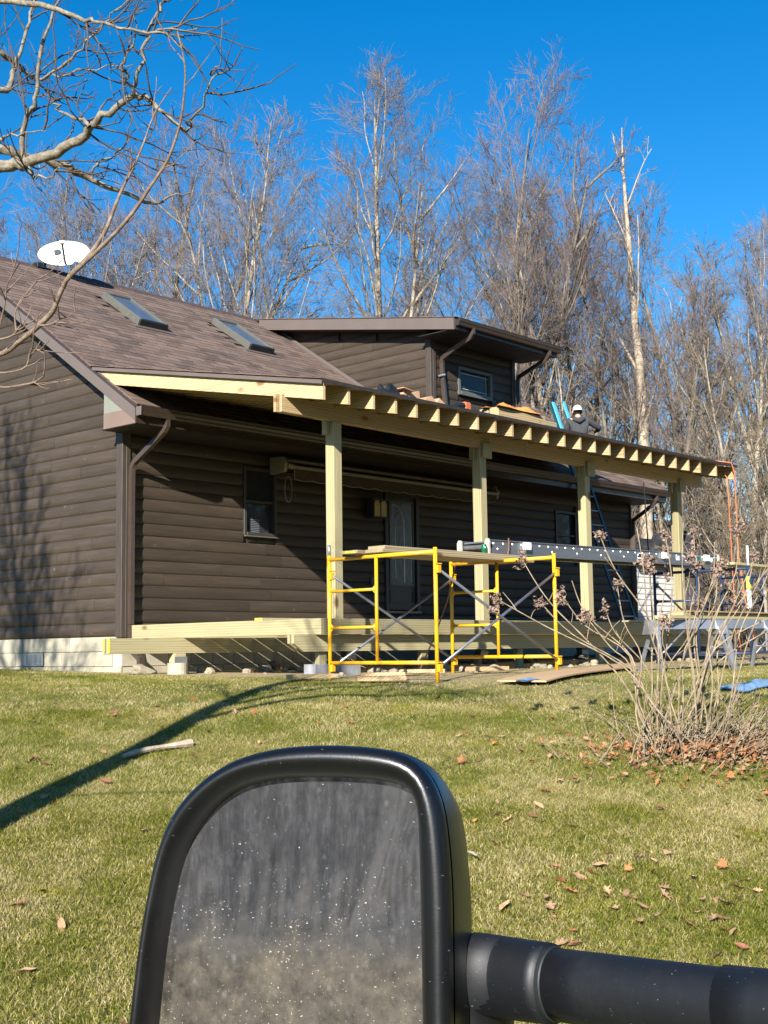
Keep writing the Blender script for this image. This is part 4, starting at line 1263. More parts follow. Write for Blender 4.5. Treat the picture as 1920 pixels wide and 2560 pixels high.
body = [((0, 0, .13), (.15, .11), None), ((0, .01, .33), (.13, .10), 0), ((0, .03, .50), (.15, .10), 1), ((0, .06, .63), (.06, .06), 2), ((0, .08, .69), (.055, .055), 3), ((0, .10, .77), (.075, .09), 4), ((0, .10, .84), (.06, .075), 5),
        ((-.17, .03, .575), .055, 2), ((-.24, .12, .34), .042, 7), ((-.10, .34, .30), .03, 8), ((-.10, .38, .29), (.04, .02), 9),
        ((.17, .03, .575), .055, 2), ((.42, .16, .45), .042, 11), ((.40, .38, .42), .03, 12), ((.38, .45, .41), (.04, .02), 13),
        ((-.10, .06, .11), .085, 0), ((-.16, .46, .34), .06, 15), ((-.15, .60, -.02), .045, 16), ((-.16, .72, .02), .04, 17),
        ((.10, .06, .11), .085, 0), ((.16, .46, .34), .06, 19), ((.15, .60, -.02), .045, 20), ((.16, .72, .02), .04, 21)]
man_part(body, 'body', M['skin'])
hood = [((0, -.005, .15), (.175, .13), None), ((0, .0, .33), (.165, .125), 0), ((0, .02, .50), (.185, .12), 1), ((0, .05, .615), (.11, .085), 2),
        ((-.18, .03, .575), .078, 2), ((-.245, .12, .34), .062, 4), ((-.12, .32, .30), .047, 5),
        ((.18, .03, .58), .078, 2), ((.435, .16, .455), .062, 7), ((.41, .35, .425), .047, 8)]
ho = man_part(hood, 'hoodie', M['hoodie'])
hb = MB()
hb.tube([mp_(-.11, .04, .635), mp_(-.09, -.06, .60), mp_(0, -.115, .555), mp_(.09, -.06, .60), mp_(.11, .04, .635)], [.03, .045, .055, .045, .03], 8)
hb.build('hood', M['hoodie'], ho, smooth=True)
jn = [((0, .02, .10), (.17, .12), None), ((-.11, .08, .11), .10, 0), ((-.165, .46, .345), .078, 1), ((-.152, .59, .05), .06, 2), ((.11, .08, .11), .10, 0), ((.165, .46, .345), .078, 4), ((.152, .59, .05), .06, 5)]
man_part(jn, 'jeans', M['jeans'])
hh = MB(); vs = []; fs = []; N1, N2 = 16, 7
for i in range(N2 + 1):
    a = math.pi / 2 * i / N2
    for k in range(N1):
        b2 = 2 * math.pi * k / N1
        vs.append(mp_(.092 * math.cos(a) * math.cos(b2), .10 + .108 * math.cos(a) * math.sin(b2), .80 + .105 * math.sin(a)))
for i in range(N2):
    for k in range(N1): fs.append((i * N1 + k, i * N1 + (k + 1) % N1, (i + 1) * N1 + (k + 1) % N1, (i + 1) * N1 + k))
hh.add(vs, fs)
cap_o = hh.build('cap', M['capwhite'], man, smooth=True)
br = MB(); vs = []; n = 10
for k in range(n + 1):
    a = math.pi * (1.15 + .7 * k / n) - math.pi * 0 
    vs.append(mp_(.09 * math.cos(a), .10 + .105 * math.sin(a), .80)); vs.append(mp_(.115 * math.cos(a), .10 + .165 * math.sin(a), .785))
br.add(vs + [v - np.array([0, 0, .006]) for v in vs], [(2 * k, 2 * k + 1, 2 * k + 3, 2 * k + 2) for k in range(n)] + [(2 * n + 2 + 2 * k, 2 * n + 4 + 2 * k, 2 * n + 5 + 2 * k, 2 * n + 3 + 2 * k) for k in range(n)])
br.build('cap_brim', M['capwhite'], cap_o)
hr = MB().tube([mp_(0, .095, .715), mp_(0, .095, .80)], [.079, .088], 14); hr.build('hair', M['hair'], man, smooth=True)
for sx in (-1, 1):
    MB().tube([mp_(sx * .082, .10, .745), mp_(sx * .098, .09, .765), mp_(sx * .085, .09, .79)], [.012, .018, .012], 6).build('ear', M['skin'], man, smooth=True)

# ------------------------------------------------------------------ on the ground by the deck
def hollow_block(name, x, y, z, ang, mat, label, group=None):
    mb = MB(); L, W_, H_ = .395, .19, .19
    t_ = .035
    mb.box(-L / 2, L / 2, -W_ / 2, -W_ / 2 + t_, 0, H_, 0, .005); mb.box(-L / 2, L / 2, W_ / 2 - t_, W_ / 2, 0, H_, 0, .005)
    for xx in (-L / 2 + .002, -t_ / 2, L / 2 - t_ - .002): mb.box(xx, xx + t_, -W_ / 2 + t_ - .004, W_ / 2 - t_ + .004, .001, H_ - .001)
    mb.v = [tuple(np.array(p) + (x, y, z)) for p in mb.v]
    rot_mb(mb, ang, (x, y, 0))
    return loose(mb, name, [mat], label, 'cinder block')
hollow_block('cinder_block', .24, -3.56, -.575, .0, M['greyblock'], 'grey cinder block left of the yellow scaffold leg under the deck corner')
hollow_block('cinder_block', .66, -3.52, -.575, .0, M['greyblock'], 'grey cinder block under the deck, right of the scaffold leg')
hollow_block('cinder_block', 2.52, -3.45, -.57, .5, M['palestone'], 'pale broken cinder block between the scaffold frames')
bt = thing('drain_boot', (.10, -.30, -.55), 'black drain pipe boot at the house corner under the deck', 'drain pipe')
MB().tube([(.11, -.28, -.62), (.11, -.28, -.42)], [.085, .075], 14).build('boot', M['boot'], bt)
MB().tube([(.11, -.28, -.418), (.11, -.27, -.30), (.11, -.10, -.20), (.11, -.07, -.02), (.11, -.064, .155)], [.05, .05, .045, .045, .045], 4, roll=.785).build('pipe', M['spout'], bt)

def ground_board(cx, cy, L, W_, H_, ang, mat, label, lift=0.0):
    z = min(gzf(cx + dx, cy + dy) for dx in (-.2, .2) for dy in (-.1, .1)) + .035 + lift
    mb = MB().box(cx - L / 2, cx + L / 2, cy - W_ / 2, cy + W_ / 2, z, z + H_, 0, .003)
    rot_mb(mb, ang, (cx, cy, 0))
    return loose(mb, 'scrap_board', [mat], label, 'board', 'scrap boards on the lawn')
ground_board(-.86, -4.52, .56, .16, .045, -.25, M['spx'], 'pale scrap board on the lawn left of the yellow scaffold leg')
ground_board(-.74, -5.40, .50, .15, .045, -.80, M['spx'], 'pale scrap board lying in front of the left yellow frame')
ground_board(-.52, -5.22, .46, .13, .035, -.80, M['plywood'], 'tan scrap board half on a pale board before the yellow frame', .03)
ground_board(.78, -4.66, .52, .14, .04, -1.0, M['spx'], 'tan scrap board behind the front leg of the left yellow frame')
ground_board(1.62, -4.95, .50, .17, .05, -.35, M['spx'], 'thick pale board lying between the two yellow frames')
# long plywood strip on the grass
pl = MB(); n = 14; A0, A1 = np.array([-.32, -6.55]), np.array([-.10, -6.98]); B0, B1 = np.array([4.1, -5.25]), np.array([3.3, -6.05])
vs = []
for i in range(n + 1):
    t = i / n
    for P_ in (A0 + (B0 - A0) * t, A1 + (B1 - A1) * t):
        vs.append((P_[0], P_[1], gzf(*P_) + .055)); vs.append((P_[0], P_[1], gzf(*P_) + .04))
fs = []
for i in range(n):
    a, b2 = 4 * i, 4 * (i + 1)
    fs += [(a, a + 2, b2 + 2, b2), (a + 1, b2 + 1, b2 + 3, a + 3), (a, b2, b2 + 1, a + 1), (a + 2, a + 3, b2 + 3, b2 + 2)]
fs += [(0, 1, 3, 2), (4 * n, 4 * n + 2, 4 * n + 3, 4 * n + 1)]
pl.add(vs, fs); plo = loose(pl, 'plywood_strip', [M['plywood']], 'long orange-brown plywood strip lying on the grass', 'plywood')
crumple('plastic_film', M['tealtarp'], -.16, -6.80, 0, .12, .07, .02, 'scrap of blue film at the near end of the plywood strip', 'film', 5, 8, fn=lambda x, y: gzf(x, y) + .057)
crumple('tarp', M['tealtarp'], .95, -8.62, 0, .42, .15, .05, 'blue tarp lying on the lawn behind the dry hydrangea', 'tarp', 6, 18, fn=lambda x, y: gzf(x, y) + .02)
# fallen birch stick in the lawn
stk = MB(); pts = []
for i in range(12):
    t = i / 11
    x, y = -4.62 + .60 * t, -6.31 - .04 * t + .02 * math.sin(5 * t)
    pts.append((x, y, gzf(x, y) + .03 + .012 * math.sin(3 * t)))
stk.tube(pts, [(.016 + .010 * (i / 11)) * (1 + .25 * math.sin(7 * i)) for i in range(12)], 7)
loose(stk, 'fallen_branch', [M['bark_dead']], 'short pale fallen branch lying along the trunk shadow on the lawn', 'branch')
for k, (x, y, L, a) in enumerate(((-6.62, -9.28, .10, .3), (-4.85, -9.75, .16, 1.2), (-5.72, -8.35, .2, .1))):
    pts = [(x + L * (t - .5) * math.cos(a), y + L * (t - .5) * math.sin(a), gzf(x, y) + .04 + .01 * math.sin(4 * t)) for t in np.linspace(0, 1, 5)]
    loose(MB().tube(pts, [.006, .007, .006, .005, .003], 5), 'twig', [M['bark_dead']], ['pale twig in the grass left of the mirror', 'small grey twig in the grass right of the mirror', 'thin dry twig in the grass near the trunk shadow'][k], 'twig')

# clods and stones thrown up along the new piers
def rock_mesh(seed):
    r_ = np.random.default_rng(seed); import bmesh
    bm = bmesh.new(); bmesh.ops.create_icosphere(bm, subdivisions=2, radius=1.0)
    ph = r_.uniform(0, 6, 6)
    for v in bm.verts:
        p = v.co; f = 1 + .22 * math.sin(2.3 * p.x + ph[0]) + .2 * math.sin(3.1 * p.y + ph[1]) + .16 * math.sin(4 * p.z + ph[2] + 2 * p.x) + r_.uniform(-.06, .06)
        v.co = Vector((p.x * f, p.y * f * .8, p.z * f * .55))
    me = bpy.data.meshes.new('clod'); bm.to_mesh(me); bm.free(); return me
RK = [rock_mesh(k) for k in range(5)]
for me in RK: me.materials.append(M['palestone'])
rk = random.Random(5)
for k in range(80):
    x = rk.uniform(.2, 9.2); y = rk.uniform(-4.5, -3.2) if k % 3 else rk.uniform(-3.2, -.6)
    if k < 6: x, y = [(-.02, -.55), (.25, -1.0), (.9, -1.5), (1.5, -1.9), (.6, -2.2), (1.1, -2.6)][k]
    s = rk.uniform(.03, .085) if k % 6 else rk.uniform(.09, .15)
    o = bpy.data.objects.new('dirt_clod', RK[k % 5]); COL.objects.link(o)
    o.location = (x, y, gzf(x, y) + s * .2); o.scale = (s, s, s); o.rotation_euler = (rk.uniform(-.4, .4), rk.uniform(-.4, .4), rk.uniform(0, 6))
    props(o, 'pale dirt clod or stone on the dug ground along the deck', 'stone', 'clods and stones along the deck')

# ------------------------------------------------------------------ sawhorses with boards
def sawhorse(cx, cy, ang, label, H_=.60, L=1.05):
    zb = gzf(cx, cy)
    s = thing('sawhorse', (cx, cy, zb), label, 'sawhorse', 'galvanised sawhorses')
    def T(mb):
        mb.v = [tuple(np.array(p) + (cx, cy, zb)) for p in mb.v]; return rot_mb(mb, ang, (cx, cy, 0))
    T(MB().prism([(-.035, H_), (.035, H_), (.06, H_ - .11), (-.06, H_ - .11)], 0, -L / 2, L / 2)).build('top_beam', M['galv'], s)
    for sx in (-1, 1):
        for sy in (-1, 1):
            T(MB().tube([(sx * (L / 2 - .10), sy * .055, H_ - .08), (sx * (L / 2 - .02), sy * .24, -.02)], .032, 4, squash=(1, .6), roll=.785)).build('leg', M['galv'], s)
        T(MB().tube([(sx * (L / 2 - .055), -.15, H_ * .45), (sx * (L / 2 - .055), .15, H_ * .45)], .012, 6)).build('brace', M['galv'], s)
        T(MB().prism([(-.04, H_ - .005), (.04, H_ - .005), (.10, H_ - .17), (-.10, H_ - .17)], 0, sx * (L / 2 - .12), sx * (L / 2 + .01))).build('leg_bracket', M['galv'], s)
    return s
sawhorse(3.15, -6.72, -.45, 'left galvanised sawhorse under the board stack behind the dry hydrangea')
sawhorse(4.45, -6.80, -.15, 'right galvanised sawhorse under the board stack behind the dry hydrangea')
zb = gzf(3.6, -6.8) + .60
plank('board', 2.72, 5.7, -6.78, -6.54, zb + .006, zb + .046, M['ptx'], 'wide treated board resting on both sawhorses, rounded end to the left', 'board', rz_=.0)
plank('board', 3.05, 5.75, -6.76, -6.58, zb + .047, zb + .085, M['ptx'], 'second treated board stacked on the sawhorse board', 'board', rz_=.0)
plank('board', 3.15, 5.9, -6.80, -6.52, zb + .086, zb + .105, M['leafb'], 'thin pinkish board on top of the sawhorse stack', 'board', rz_=.0)
plank('plank', 6.4, 9.2, -5.75, -5.45, .91, .95, M['ptx'], 'wood plank lying across the top bars of the blue scaffold', 'plank')
# cords from the far roof corner
mb = MB().tube([(9.30, -3.8, pr_z(-3.8) + .05), (9.44, -4.08, pr_z(-4.08) + .05), (9.52, -4.21, 2.862), (9.60, -4.22, 2.70), (9.626, -4.21, 2.23), (9.64, -4.21, 1.27), (9.66, -4.3, .4), (9.6, -4.5, gzf(9.6, -4.5) + .03)], .0105, 6)
loose(mb, 'power_cable', [M['orange_plastic']], 'orange extension cord hanging straight down from the far roof corner', 'cord', smooth=True)
mb = MB().tube([(9.56, -4.0, 2.75), (9.567, -4.1, 2.61), (9.584, -4.1, 2.16), (9.598, -4.1, 1.69), (9.63, -4.1, .53), (9.62, -4.2, gzf(9.62, -4.2) + .03)], .009, 6)
loose(mb, 'power_cable', [M['orange_plastic']], 'thinner reddish cord hanging behind the orange one at the far roof corner', 'cord', smooth=True)
mb = MB().tube([(12.0, -1.05, 3.05), (12.02, -1.08, 2.0), (12.05, -1.1, .6), (12.0, -1.15, -.5)], .014, 5)
loose(mb, 'cable', [M['black']], 'black cable hanging before the far right eave', 'cable')

# ------------------------------------------------------------------ garden shed beyond the house
shx0, shx1, shy = 19.9, 24.0, 4.0
zg = gzf(21, 5)
shed = thing('garden_shed', ((shx0 + shx1) / 2, shy + 1, zg), 'small white-sided garden shed with black roof beyond the porch', 'shed')
ms = MB().box(shx0 + .02, shx1 - .02, shy + .02, shy + 2.2, zg - .5, 2.05); ms.build('wall', M['shed_brown'], shed)
for k in range(16):
    z = zg - .1 + k * .155
    if z > 1.92: break
    MB().prism([(shy - .01, z), (shy + .02, z), (shy + .02, z + .153), (shy + .008, z + .153)], 0, shx0, 22.1).build('siding_board', M['shed_white'], shed)
for k in range(2):
    MB().prism([(shy - .25 + .55 * k, 1.98 + .42 * k), (shy + .33 + .55 * k, 2.42 + .42 * k), (shy + .33 + .55 * k, 2.46 + .42 * k), (shy - .25 + .55 * k, 2.02 + .42 * k)], 0, shx0 - .1, 22.9).build('roof_strip', M['shed_roof'], shed)
MB().prism([(shy + .85, 2.80), (shy + 2.4, 1.96), (shy + 2.4, 2.0), (shy + .85, 2.85)], 0, shx0 - .1, shx1 + .1).build('roof', M['shed_roof'], shed)
MB().prism([(22.3, 2.05), (24.0, 2.05), (23.15, 2.95)], 1, shy - .12, shy - .02).build('gable', M['shed_grey'], shed)
for a, b2 in (((22.2, 1.96), (23.15, 3.0)), ((24.1, 1.96), (23.15, 3.0))):
    MB().prism([(a[0], a[1]), (b2[0], b2[1]), (b2[0], b2[1] + .12), (a[0], a[1] + .12)], 1, shy - .3, shy + 1.2).build('roof', M['shed_roof'], shed)
bx('door', M['shed_brown'], shed, 22.5, 23.6, shy - .005, shy + .019, zg, 1.9)
for k, x in enumerate((22.7, 22.95, 23.2)):
    bx('window_bar', M['galv'], shed, x, x + .07, shy - .02, shy - .0055, .9, 1.5)
# ------------------------------------------------------------------ bare trees
def segs_mesh(name, P0, P1, R0, R1, sides=3):
    """many separate tapered prisms as one mesh (fast)"""
    P0 = np.asarray(P0, float); P1 = np.asarray(P1, float); n = len(P0)
    R0 = np.asarray(R0, float)[:, None]; R1 = np.asarray(R1, float)[:, None]
    T = P1 - P0; T /= np.linalg.norm(T, axis=1)[:, None] + 1e-9
    ref = np.where(np.abs(T[:, 2:3]) < .9, np.array([[0, 0, 1.]]), np.array([[1., 0, 0]]))
    U = np.cross(T, ref); U /= np.linalg.norm(U, axis=1)[:, None]; W = np.cross(T, U)
    V = np.empty((n, 2 * sides, 3))
    for k in range(sides):
        a = 2 * math.pi * k / sides
        d = math.cos(a) * U + math.sin(a) * W
        V[:, k] = P0 + R0 * d; V[:, sides + k] = P1 + R1 * d
    b = (np.arange(n) * 2 * sides)[:, None]
    F = np.concatenate([np.concatenate([b + k, b + (k + 1) % sides, b + sides + (k + 1) % sides, b + sides + k], 1) for k in range(sides)])
    return raw_mesh(name, V.reshape(-1, 3), F, 4)

def wander(rng, p, d, L, n, wob, up):
    """polyline from p in direction d: gentle wobble and upward pull"""
    pts = [p]; d = d / np.linalg.norm(d); s = L / n
    for _ in range(n):
        d = d + rng.normal(0, wob, 3) + np.array([0, 0, up]); d /= np.linalg.norm(d)
        p = p + d * s; pts.append(p)
    return np.array(pts)

class Tree:
    def __init__(s, seed): s.rng = np.random.default_rng(seed); s.tr = []; s.br = ([], [], [], []); s.tw = ([], [], [], [])
    def poly(s, dst, P, r0, r1):
        n = len(P) - 1; r = np.linspace(r0, r1, n + 1)
        dst[0].extend(P[:-1]); dst[1].extend(P[1:]); dst[2].extend(r[:-1]); dst[3].extend(r[1:])
    def side(s, P, t, ang, az):
        """point and direction of a side shoot at fraction t"""
        x = t * (len(P) - 1); i = min(int(x), len(P) - 2); f = x - i
        p = P[i] * (1 - f) + P[i + 1] * f; T = P[i + 1] - P[i]; T = T / np.linalg.norm(T)
        ref = np.array([0, 0, 1.]) if abs(T[2]) < .95 else np.array([1., 0, 0])
        u = np.cross(T, ref); u /= np.linalg.norm(u); v = np.cross(T, u)
        return p, T * math.cos(ang) + (u * math.cos(az) + v * math.sin(az)) * math.sin(ang)
    def limb(s, P, r, L, nb, up, fine, twr=.0075):
        rng = s.rng
        for k in range(nb):
            t = .22 + .76 * (k + rng.random()) / nb
            p, d = s.side(P, t, rng.uniform(.5, .95), rng.uniform(0, 6.28))
            l = L * rng.uniform(.28, .55) * (1.15 - .5 * t)
            Q = wander(rng, p, d, l, 5, .13, up)
            s.poly(s.br, Q, max(.009, r * .36 * (1.1 - t * .6)), .006)
            for m in range(fine[0]):
                t2 = .15 + .83 * (m + rng.random()) / fine[0]
                p2, d2 = s.side(Q, t2, rng.uniform(.45, .9), rng.uniform(0, 6.28))
                l2 = l * rng.uniform(.3, .6)
                Q2 = wander(rng, p2, d2, l2, 3, .14, up * 1.2)
                s.poly(s.tw, Q2, twr * 1.15, twr * .7)
                for q in range(fine[1]):
                    t3 = rng.uniform(.1, 1)
                    p3, d3 = s.side(Q2, t3, rng.uniform(.35, .8), rng.uniform(0, 6.28))
                    s.poly(s.tw, wander(rng, p3, d3, l2 * rng.uniform(.3, .65), 2, .1, up * 1.5), twr * .8, twr * .5)
    def grow(s, H, r0, nl=14, first=.3, spread=.42, lo=.7, hi=.35, nb=8, fine=(6, 4), up=.07, forks=0, lean=(0, 0), wob=.03, start=(0, 0, 0), top=1.0, twr=.0075, limbs=True):
        rng = s.rng
        d0 = np.array([lean[0], lean[1], 1.0])
        P = wander(rng, np.array(start, float), d0, H * top, 16, wob, .02)
        rr_ = r0 * (1 - np.linspace(0, 1, 17)) ** .85 + .012
        s.tr.append((P, rr_))
        az = rng.uniform(0, 6.28)
        for k in range(nl):
            t = first + (.97 - first) * (k + .6 * rng.random()) / nl
            az += 2.4 + rng.uniform(-.5, .5)
            ang = lo + (hi - lo) * (t - first) / (1 - first) + rng.uniform(-.12, .12)
            p, d = s.side(P, t, ang, az)
            L = H * spread * (1.08 - .72 * (t - first) / (1 - first)) * rng.uniform(.7, 1.15)
            r = np.interp(t, np.linspace(0, 1, 17), rr_) * rng.uniform(.30, .48)
            Q = wander(rng, p, d, L, 8, .07, up)
            s.tr.append((Q, np.linspace(r, .012, 9)))
            s.limb(Q, r, L, nb, up, fine, twr)
        if forks:
            for k in range(forks):
                p, d = s.side(P, rng.uniform(.18, .4), rng.uniform(.22, .42), rng.uniform(0, 6.28))
                L = H * rng.uniform(.5, .66)
                Q = wander(rng, p, d, L, 10, .05, .06)
                r = r0 * rng.uniform(.5, .7)
                s.tr.append((Q, np.linspace(r, .014, 11)))
                for m in range(7):
                    t = .25 + .72 * (m + rng.random()) / 7
                    p2, d2 = s.side(Q, t, rng.uniform(.45, .8), rng.uniform(0, 6.28))
                    L2 = L * rng.uniform(.3, .5) * (1.2 - t * .6)
                    Q2 = wander(rng, p2, d2, L2, 6, .09, up)
                    s.tr.append((Q2, np.linspace(r * .4, .012, 7)))
                    s.limb(Q2, r * .4, L2, max(4, nb - 3), up, fine, twr)
        return s
    def meshes(s, name, bark, br_m, tw_m):
        mb = MB()
        for P, r in s.tr: mb.tube(P, r, 7 if r[0] > .06 else 5, cap=False)
        tm = bpy.data.meshes.new('trunk'); tm.from_pydata(mb.v, [], mb.f); tm.materials.append(bark)
        tm.polygons.foreach_set('use_smooth', [True] * len(mb.f))
        a = segs_mesh('crown', s.br[0] + s.tw[0], s.br[1] + s.tw[1], s.br[2] + s.tw[2], s.br[3] + s.tw[3], 3)
        a.materials.append(br_m); a.materials.append(tw_m)
        nbr, ntw = len(s.br[0]), len(s.tw[0]); n = nbr + ntw
        mi = np.tile((np.arange(n) >= nbr).astype(np.int32), 3)
        a.polygons.foreach_set('material_index', mi)
        return tm, a

TREES = {}
def species(key, seed, mats, **kw):
    t = Tree(seed).grow(**kw); TREES[key] = t.meshes(key, *mats)
species('hero', 21, (M['bark_pale'], M['bark_grey'], M['twig']), H=18.0, r0=.23, nl=16, first=.30, spread=.37, lo=.78, hi=.36, nb=10, fine=(7, 5), forks=2, wob=.02, up=.055, twr=.0062)
species('vase', 5, (M['bark_grey'], M['twig'], M['twig_red']), H=16.0, r0=.2, nl=13, first=.26, spread=.44, lo=.68, hi=.34, nb=9, fine=(7, 5), forks=3, wob=.03, up=.075, twr=.0062)
species('pale', 33, (M['bark_pale'], M['bark_grey'], M['twig']), H=15.0, r0=.15, nl=15, first=.28, spread=.40, lo=.7, hi=.36, nb=9, fine=(7, 5), forks=2, wob=.03, up=.07, twr=.0062)
species('wide', 8, (M['bark_grey'], M['bark_grey'], M['twig']), H=13.5, r0=.17, nl=15, first=.2, spread=.46, lo=.8, hi=.4, nb=9, fine=(7, 5), forks=2, wob=.04, up=.07, twr=.0062)
species('thin', 14, (M['bark_grey'], M['twig_tan'], M['twig_red']), H=14, r0=.10, nl=17, first=.25, spread=.31, lo=.65, hi=.35, nb=8, fine=(7, 5), forks=0, wob=.03, up=.08, twr=.0062)
species('dead', 43, (M['bark_dead'], M['bark_dead'], M['twig']), H=13.6, r0=.2, nl=7, first=.38, spread=.26, lo=.6, hi=.35, nb=4, fine=(3, 2), forks=0, wob=.022, up=.07)
species('sapl', 52, (M['bark_grey'], M['twig_tan'], M['twig_tan']), H=6.5, r0=.055, nl=14, first=.12, spread=.36, lo=.75, hi=.45, nb=6, fine=(5, 3), forks=1, wob=.06, up=.05)
species('sapl2', 57, (M['bark_pale'], M['twig_tan'], M['twig_tan']), H=8, r0=.06, nl=13, first=.2, spread=.32, lo=.7, hi=.45, nb=6, fine=(5, 3), forks=0, wob=.05, up=.05)

def plant_tree(key, right, fwd, label, rz_=0.0, sc=1.0, group=None, name='bare_tree', dz=-.25):
    x = CAM[0] + RH[0] * right + FH[0] * fwd; y = CAM[1] + RH[1] * right + FH[1] * fwd
    z = gzf(x, y) + dz
    t = thing(name, (x, y, z), label, 'tree', group)
    t.rotation_euler = (0, 0, rz_); t.scale = (sc, sc, sc)
    tm, cm_ = TREES[key]
    for nm, me in (('trunk', tm), ('crown', cm_)):
        o = bpy.data.objects.new(nm, me); COL.objects.link(o); o.parent = t
    return t
def px2r(px, d): return (px - 960) / 3189.0 * d
G_ = 'bare trees behind the house'
PT = [  # key, photo x, distance, label, turn, scale
 ('hero', 972, 38, 'tall pale-barked bare tree standing alone behind the dormer, highest of all', .4, .93),
 ('vase', 1290, 41, 'broad dense bare tree with many upright limbs right of the tallest tree', 1.2, 1.0),
 ('pale', 1375, 39, 'slender pale-trunked tree right of the broad dense tree', 2.0, .95),
 ('dead', 1622, 40, 'bleached dead tree with peeling trunk and few branches above the porch roof end', 5.2, 1.16),
 ('thin', 1555, 40, 'thin grey tree close left of the bleached dead tree', .3, .92),
 ('wide', 1740, 40, 'wide bare tree right of the bleached dead tree', 4.0, .92),
 ('pale', 1880, 37, 'pale-trunked bare tree at the right edge of the photo', 1.0, .78),
 ('thin', 1690, 36, 'thin straight tree between the dead tree and the right edge', 2.6, .74),
 ('vase', 1460, 47, 'distant bare tree rising behind the roofer', 5.0, .84),
 ('pale', 520, 37, 'pale-limbed bare tree right of the satellite dish behind the ridge', .9, 1.02),
 ('vase', 400, 42, 'dense bare tree behind the skylights', 2.2, .97),
 ('pale', 300, 40, 'bare tree with pale limbs straight above the satellite dish', 3.8, .90),
 ('wide', 130, 44, 'spreading bare tree left of the satellite dish', .2, .98),
 ('wide', 690, 50, 'low bare tree in the gap left of the tallest tree', 1.9, .80),
 ('thin', 800, 46, 'thin low tree close left of the tallest trunk', 4.4, .74),
 ('wide', 1080, 52, 'bare tree partly hidden behind the dormer roof', 2.9, .92),
 ('wide', -60, 40, 'bare tree cut by the left edge of the photo', 5.5, .95),
 ('vase', 1960, 42, 'bare tree beyond the right edge with limbs reaching into the photo', 3.1, .74),
 ('thin', 1240, 37, 'thin trunk standing in front of the broad dense tree', 3.3, .86),
 ('thin', 1120, 40, 'thin bare tree between the tallest tree and the broad dense tree', 5.9, .80),
]
for key, px, d, lab, rz_, sc in PT:
    plant_tree(key, px2r(px, d), d, lab, rz_, sc, G_)
SG = 'saplings at the edge of the wood'
for k, (key, px, d, sc, rz_, lab) in enumerate([
 ('sapl', 1790, 31, .95, .5, 'tan sapling with forked stem behind the orange cord'), ('sapl2', 1860, 30, .9, 2.1, 'pale sapling at the right edge behind the blue scaffold'),
 ('sapl2', 1665, 41, 1.1, 1.2, 'pale sapling right of the last porch post'), ('sapl', 1560, 41, 1.0, 3.9, 'bushy sapling behind the shed roof'),
 ('sapl', 1735, 42, 1.0, 5.1, 'low twiggy sapling above the shed gable'), ('sapl2', 1905, 27, .75, 4.0, 'low sapling at the very right edge'),
 ('sapl', 1480, 38, 1.0, 2.6, 'sapling showing between dormer and roofer'), ('sapl2', 1420, 36, 1.0, .2, 'slim sapling beside the right dormer downspout'), ('sapl', 1830, 25, .55, 1.7, 'small brushy sapling behind the sawhorses')]):
    plant_tree(key, px2r(px, d), d, lab, rz_, sc, SG, 'sapling', -.05)

# the wood farther back: one mass nobody could count
class Far:
    P0 = []; P1 = []; R0 = []; R1 = []; N = []
def far_tree(rng, x, y, H, n1, n2):
    z = gzf(x, y) - .2
    P = wander(rng, np.array([x, y, z]), np.array([0, 0, 1.]), H, 7, .03, .03)
    r = np.linspace(.02 * H * .55, .02, 8)
    Far.P0.extend(P[:-1]); Far.P1.extend(P[1:]); Far.R0.extend(r[:-1]); Far.R1.extend(r[1:]); Far.N.extend([0] * 7)
    for k in range(n1):
        t = rng.uniform(.15, .97); i = min(int(t * 7), 6); p = P[i] + (P[i + 1] - P[i]) * (t * 7 - i)
        a = rng.uniform(0, 6.28); e = rng.uniform(.5, 1.1)
        d = np.array([math.cos(a) * math.cos(e), math.sin(a) * math.cos(e), math.sin(e)])
        L = H * rng.uniform(.14, .3) * (1.2 - .7 * t)
        Q = wander(rng, p, d, L, 3, .12, .08)
        q = np.linspace(.035, .014, 4)
        Far.P0.extend(Q[:-1]); Far.P1.extend(Q[1:]); Far.R0.extend(q[:-1]); Far.R1.extend(q[1:]); Far.N.extend([1] * 3)
        m = n2
        tt = rng.uniform(.1, 1, m); ii = np.minimum((tt * 3).astype(int), 2)
        pp = Q[ii] + (Q[ii + 1] - Q[ii]) * (tt * 3 - ii)[:, None]
        dd = rng.normal(0, .55, (m, 3)) + (Q[-1] - Q[0]) / L + np.array([0, 0, .35]); dd /= np.linalg.norm(dd, axis=1)[:, None]
        e1 = pp + dd * (L * rng.uniform(.2, .5, m))[:, None]
        Far.P0.extend(pp); Far.P1.extend(e1); Far.R0.extend([.011] * m); Far.R1.extend([.006] * m); Far.N.extend([2] * m)
fr = np.random.default_rng(77)
def far_finish(name):
    me = segs_mesh(name, Far.P0, Far.P1, Far.R0, Far.R1, 3)
    for m in (M['bark_grey'], M['twig_tan'], M['twig']): me.materials.append(m)
    me.polygons.foreach_set('material_index', np.tile(np.array(Far.N, np.int32), 3))
    o = link_mesh(name, me, []); o['kind'] = 'stuff'
    Far.P0, Far.P1, Far.R0, Far.R1, Far.N = [], [], [], [], []
    return o
for k in range(105):
    d = fr.uniform(50, 78); px = fr.uniform(-150, 2100)
    Hh = fr.uniform(7, 11.5) * (1.15 if px > 1150 else .85)
    r = px2r(px, d)
    far_tree(fr, CAM[0] + RH[0] * r + FH[0] * d, CAM[1] + RH[1] * r + FH[1] * d, Hh, 20, 12)
far_finish('far_wood')
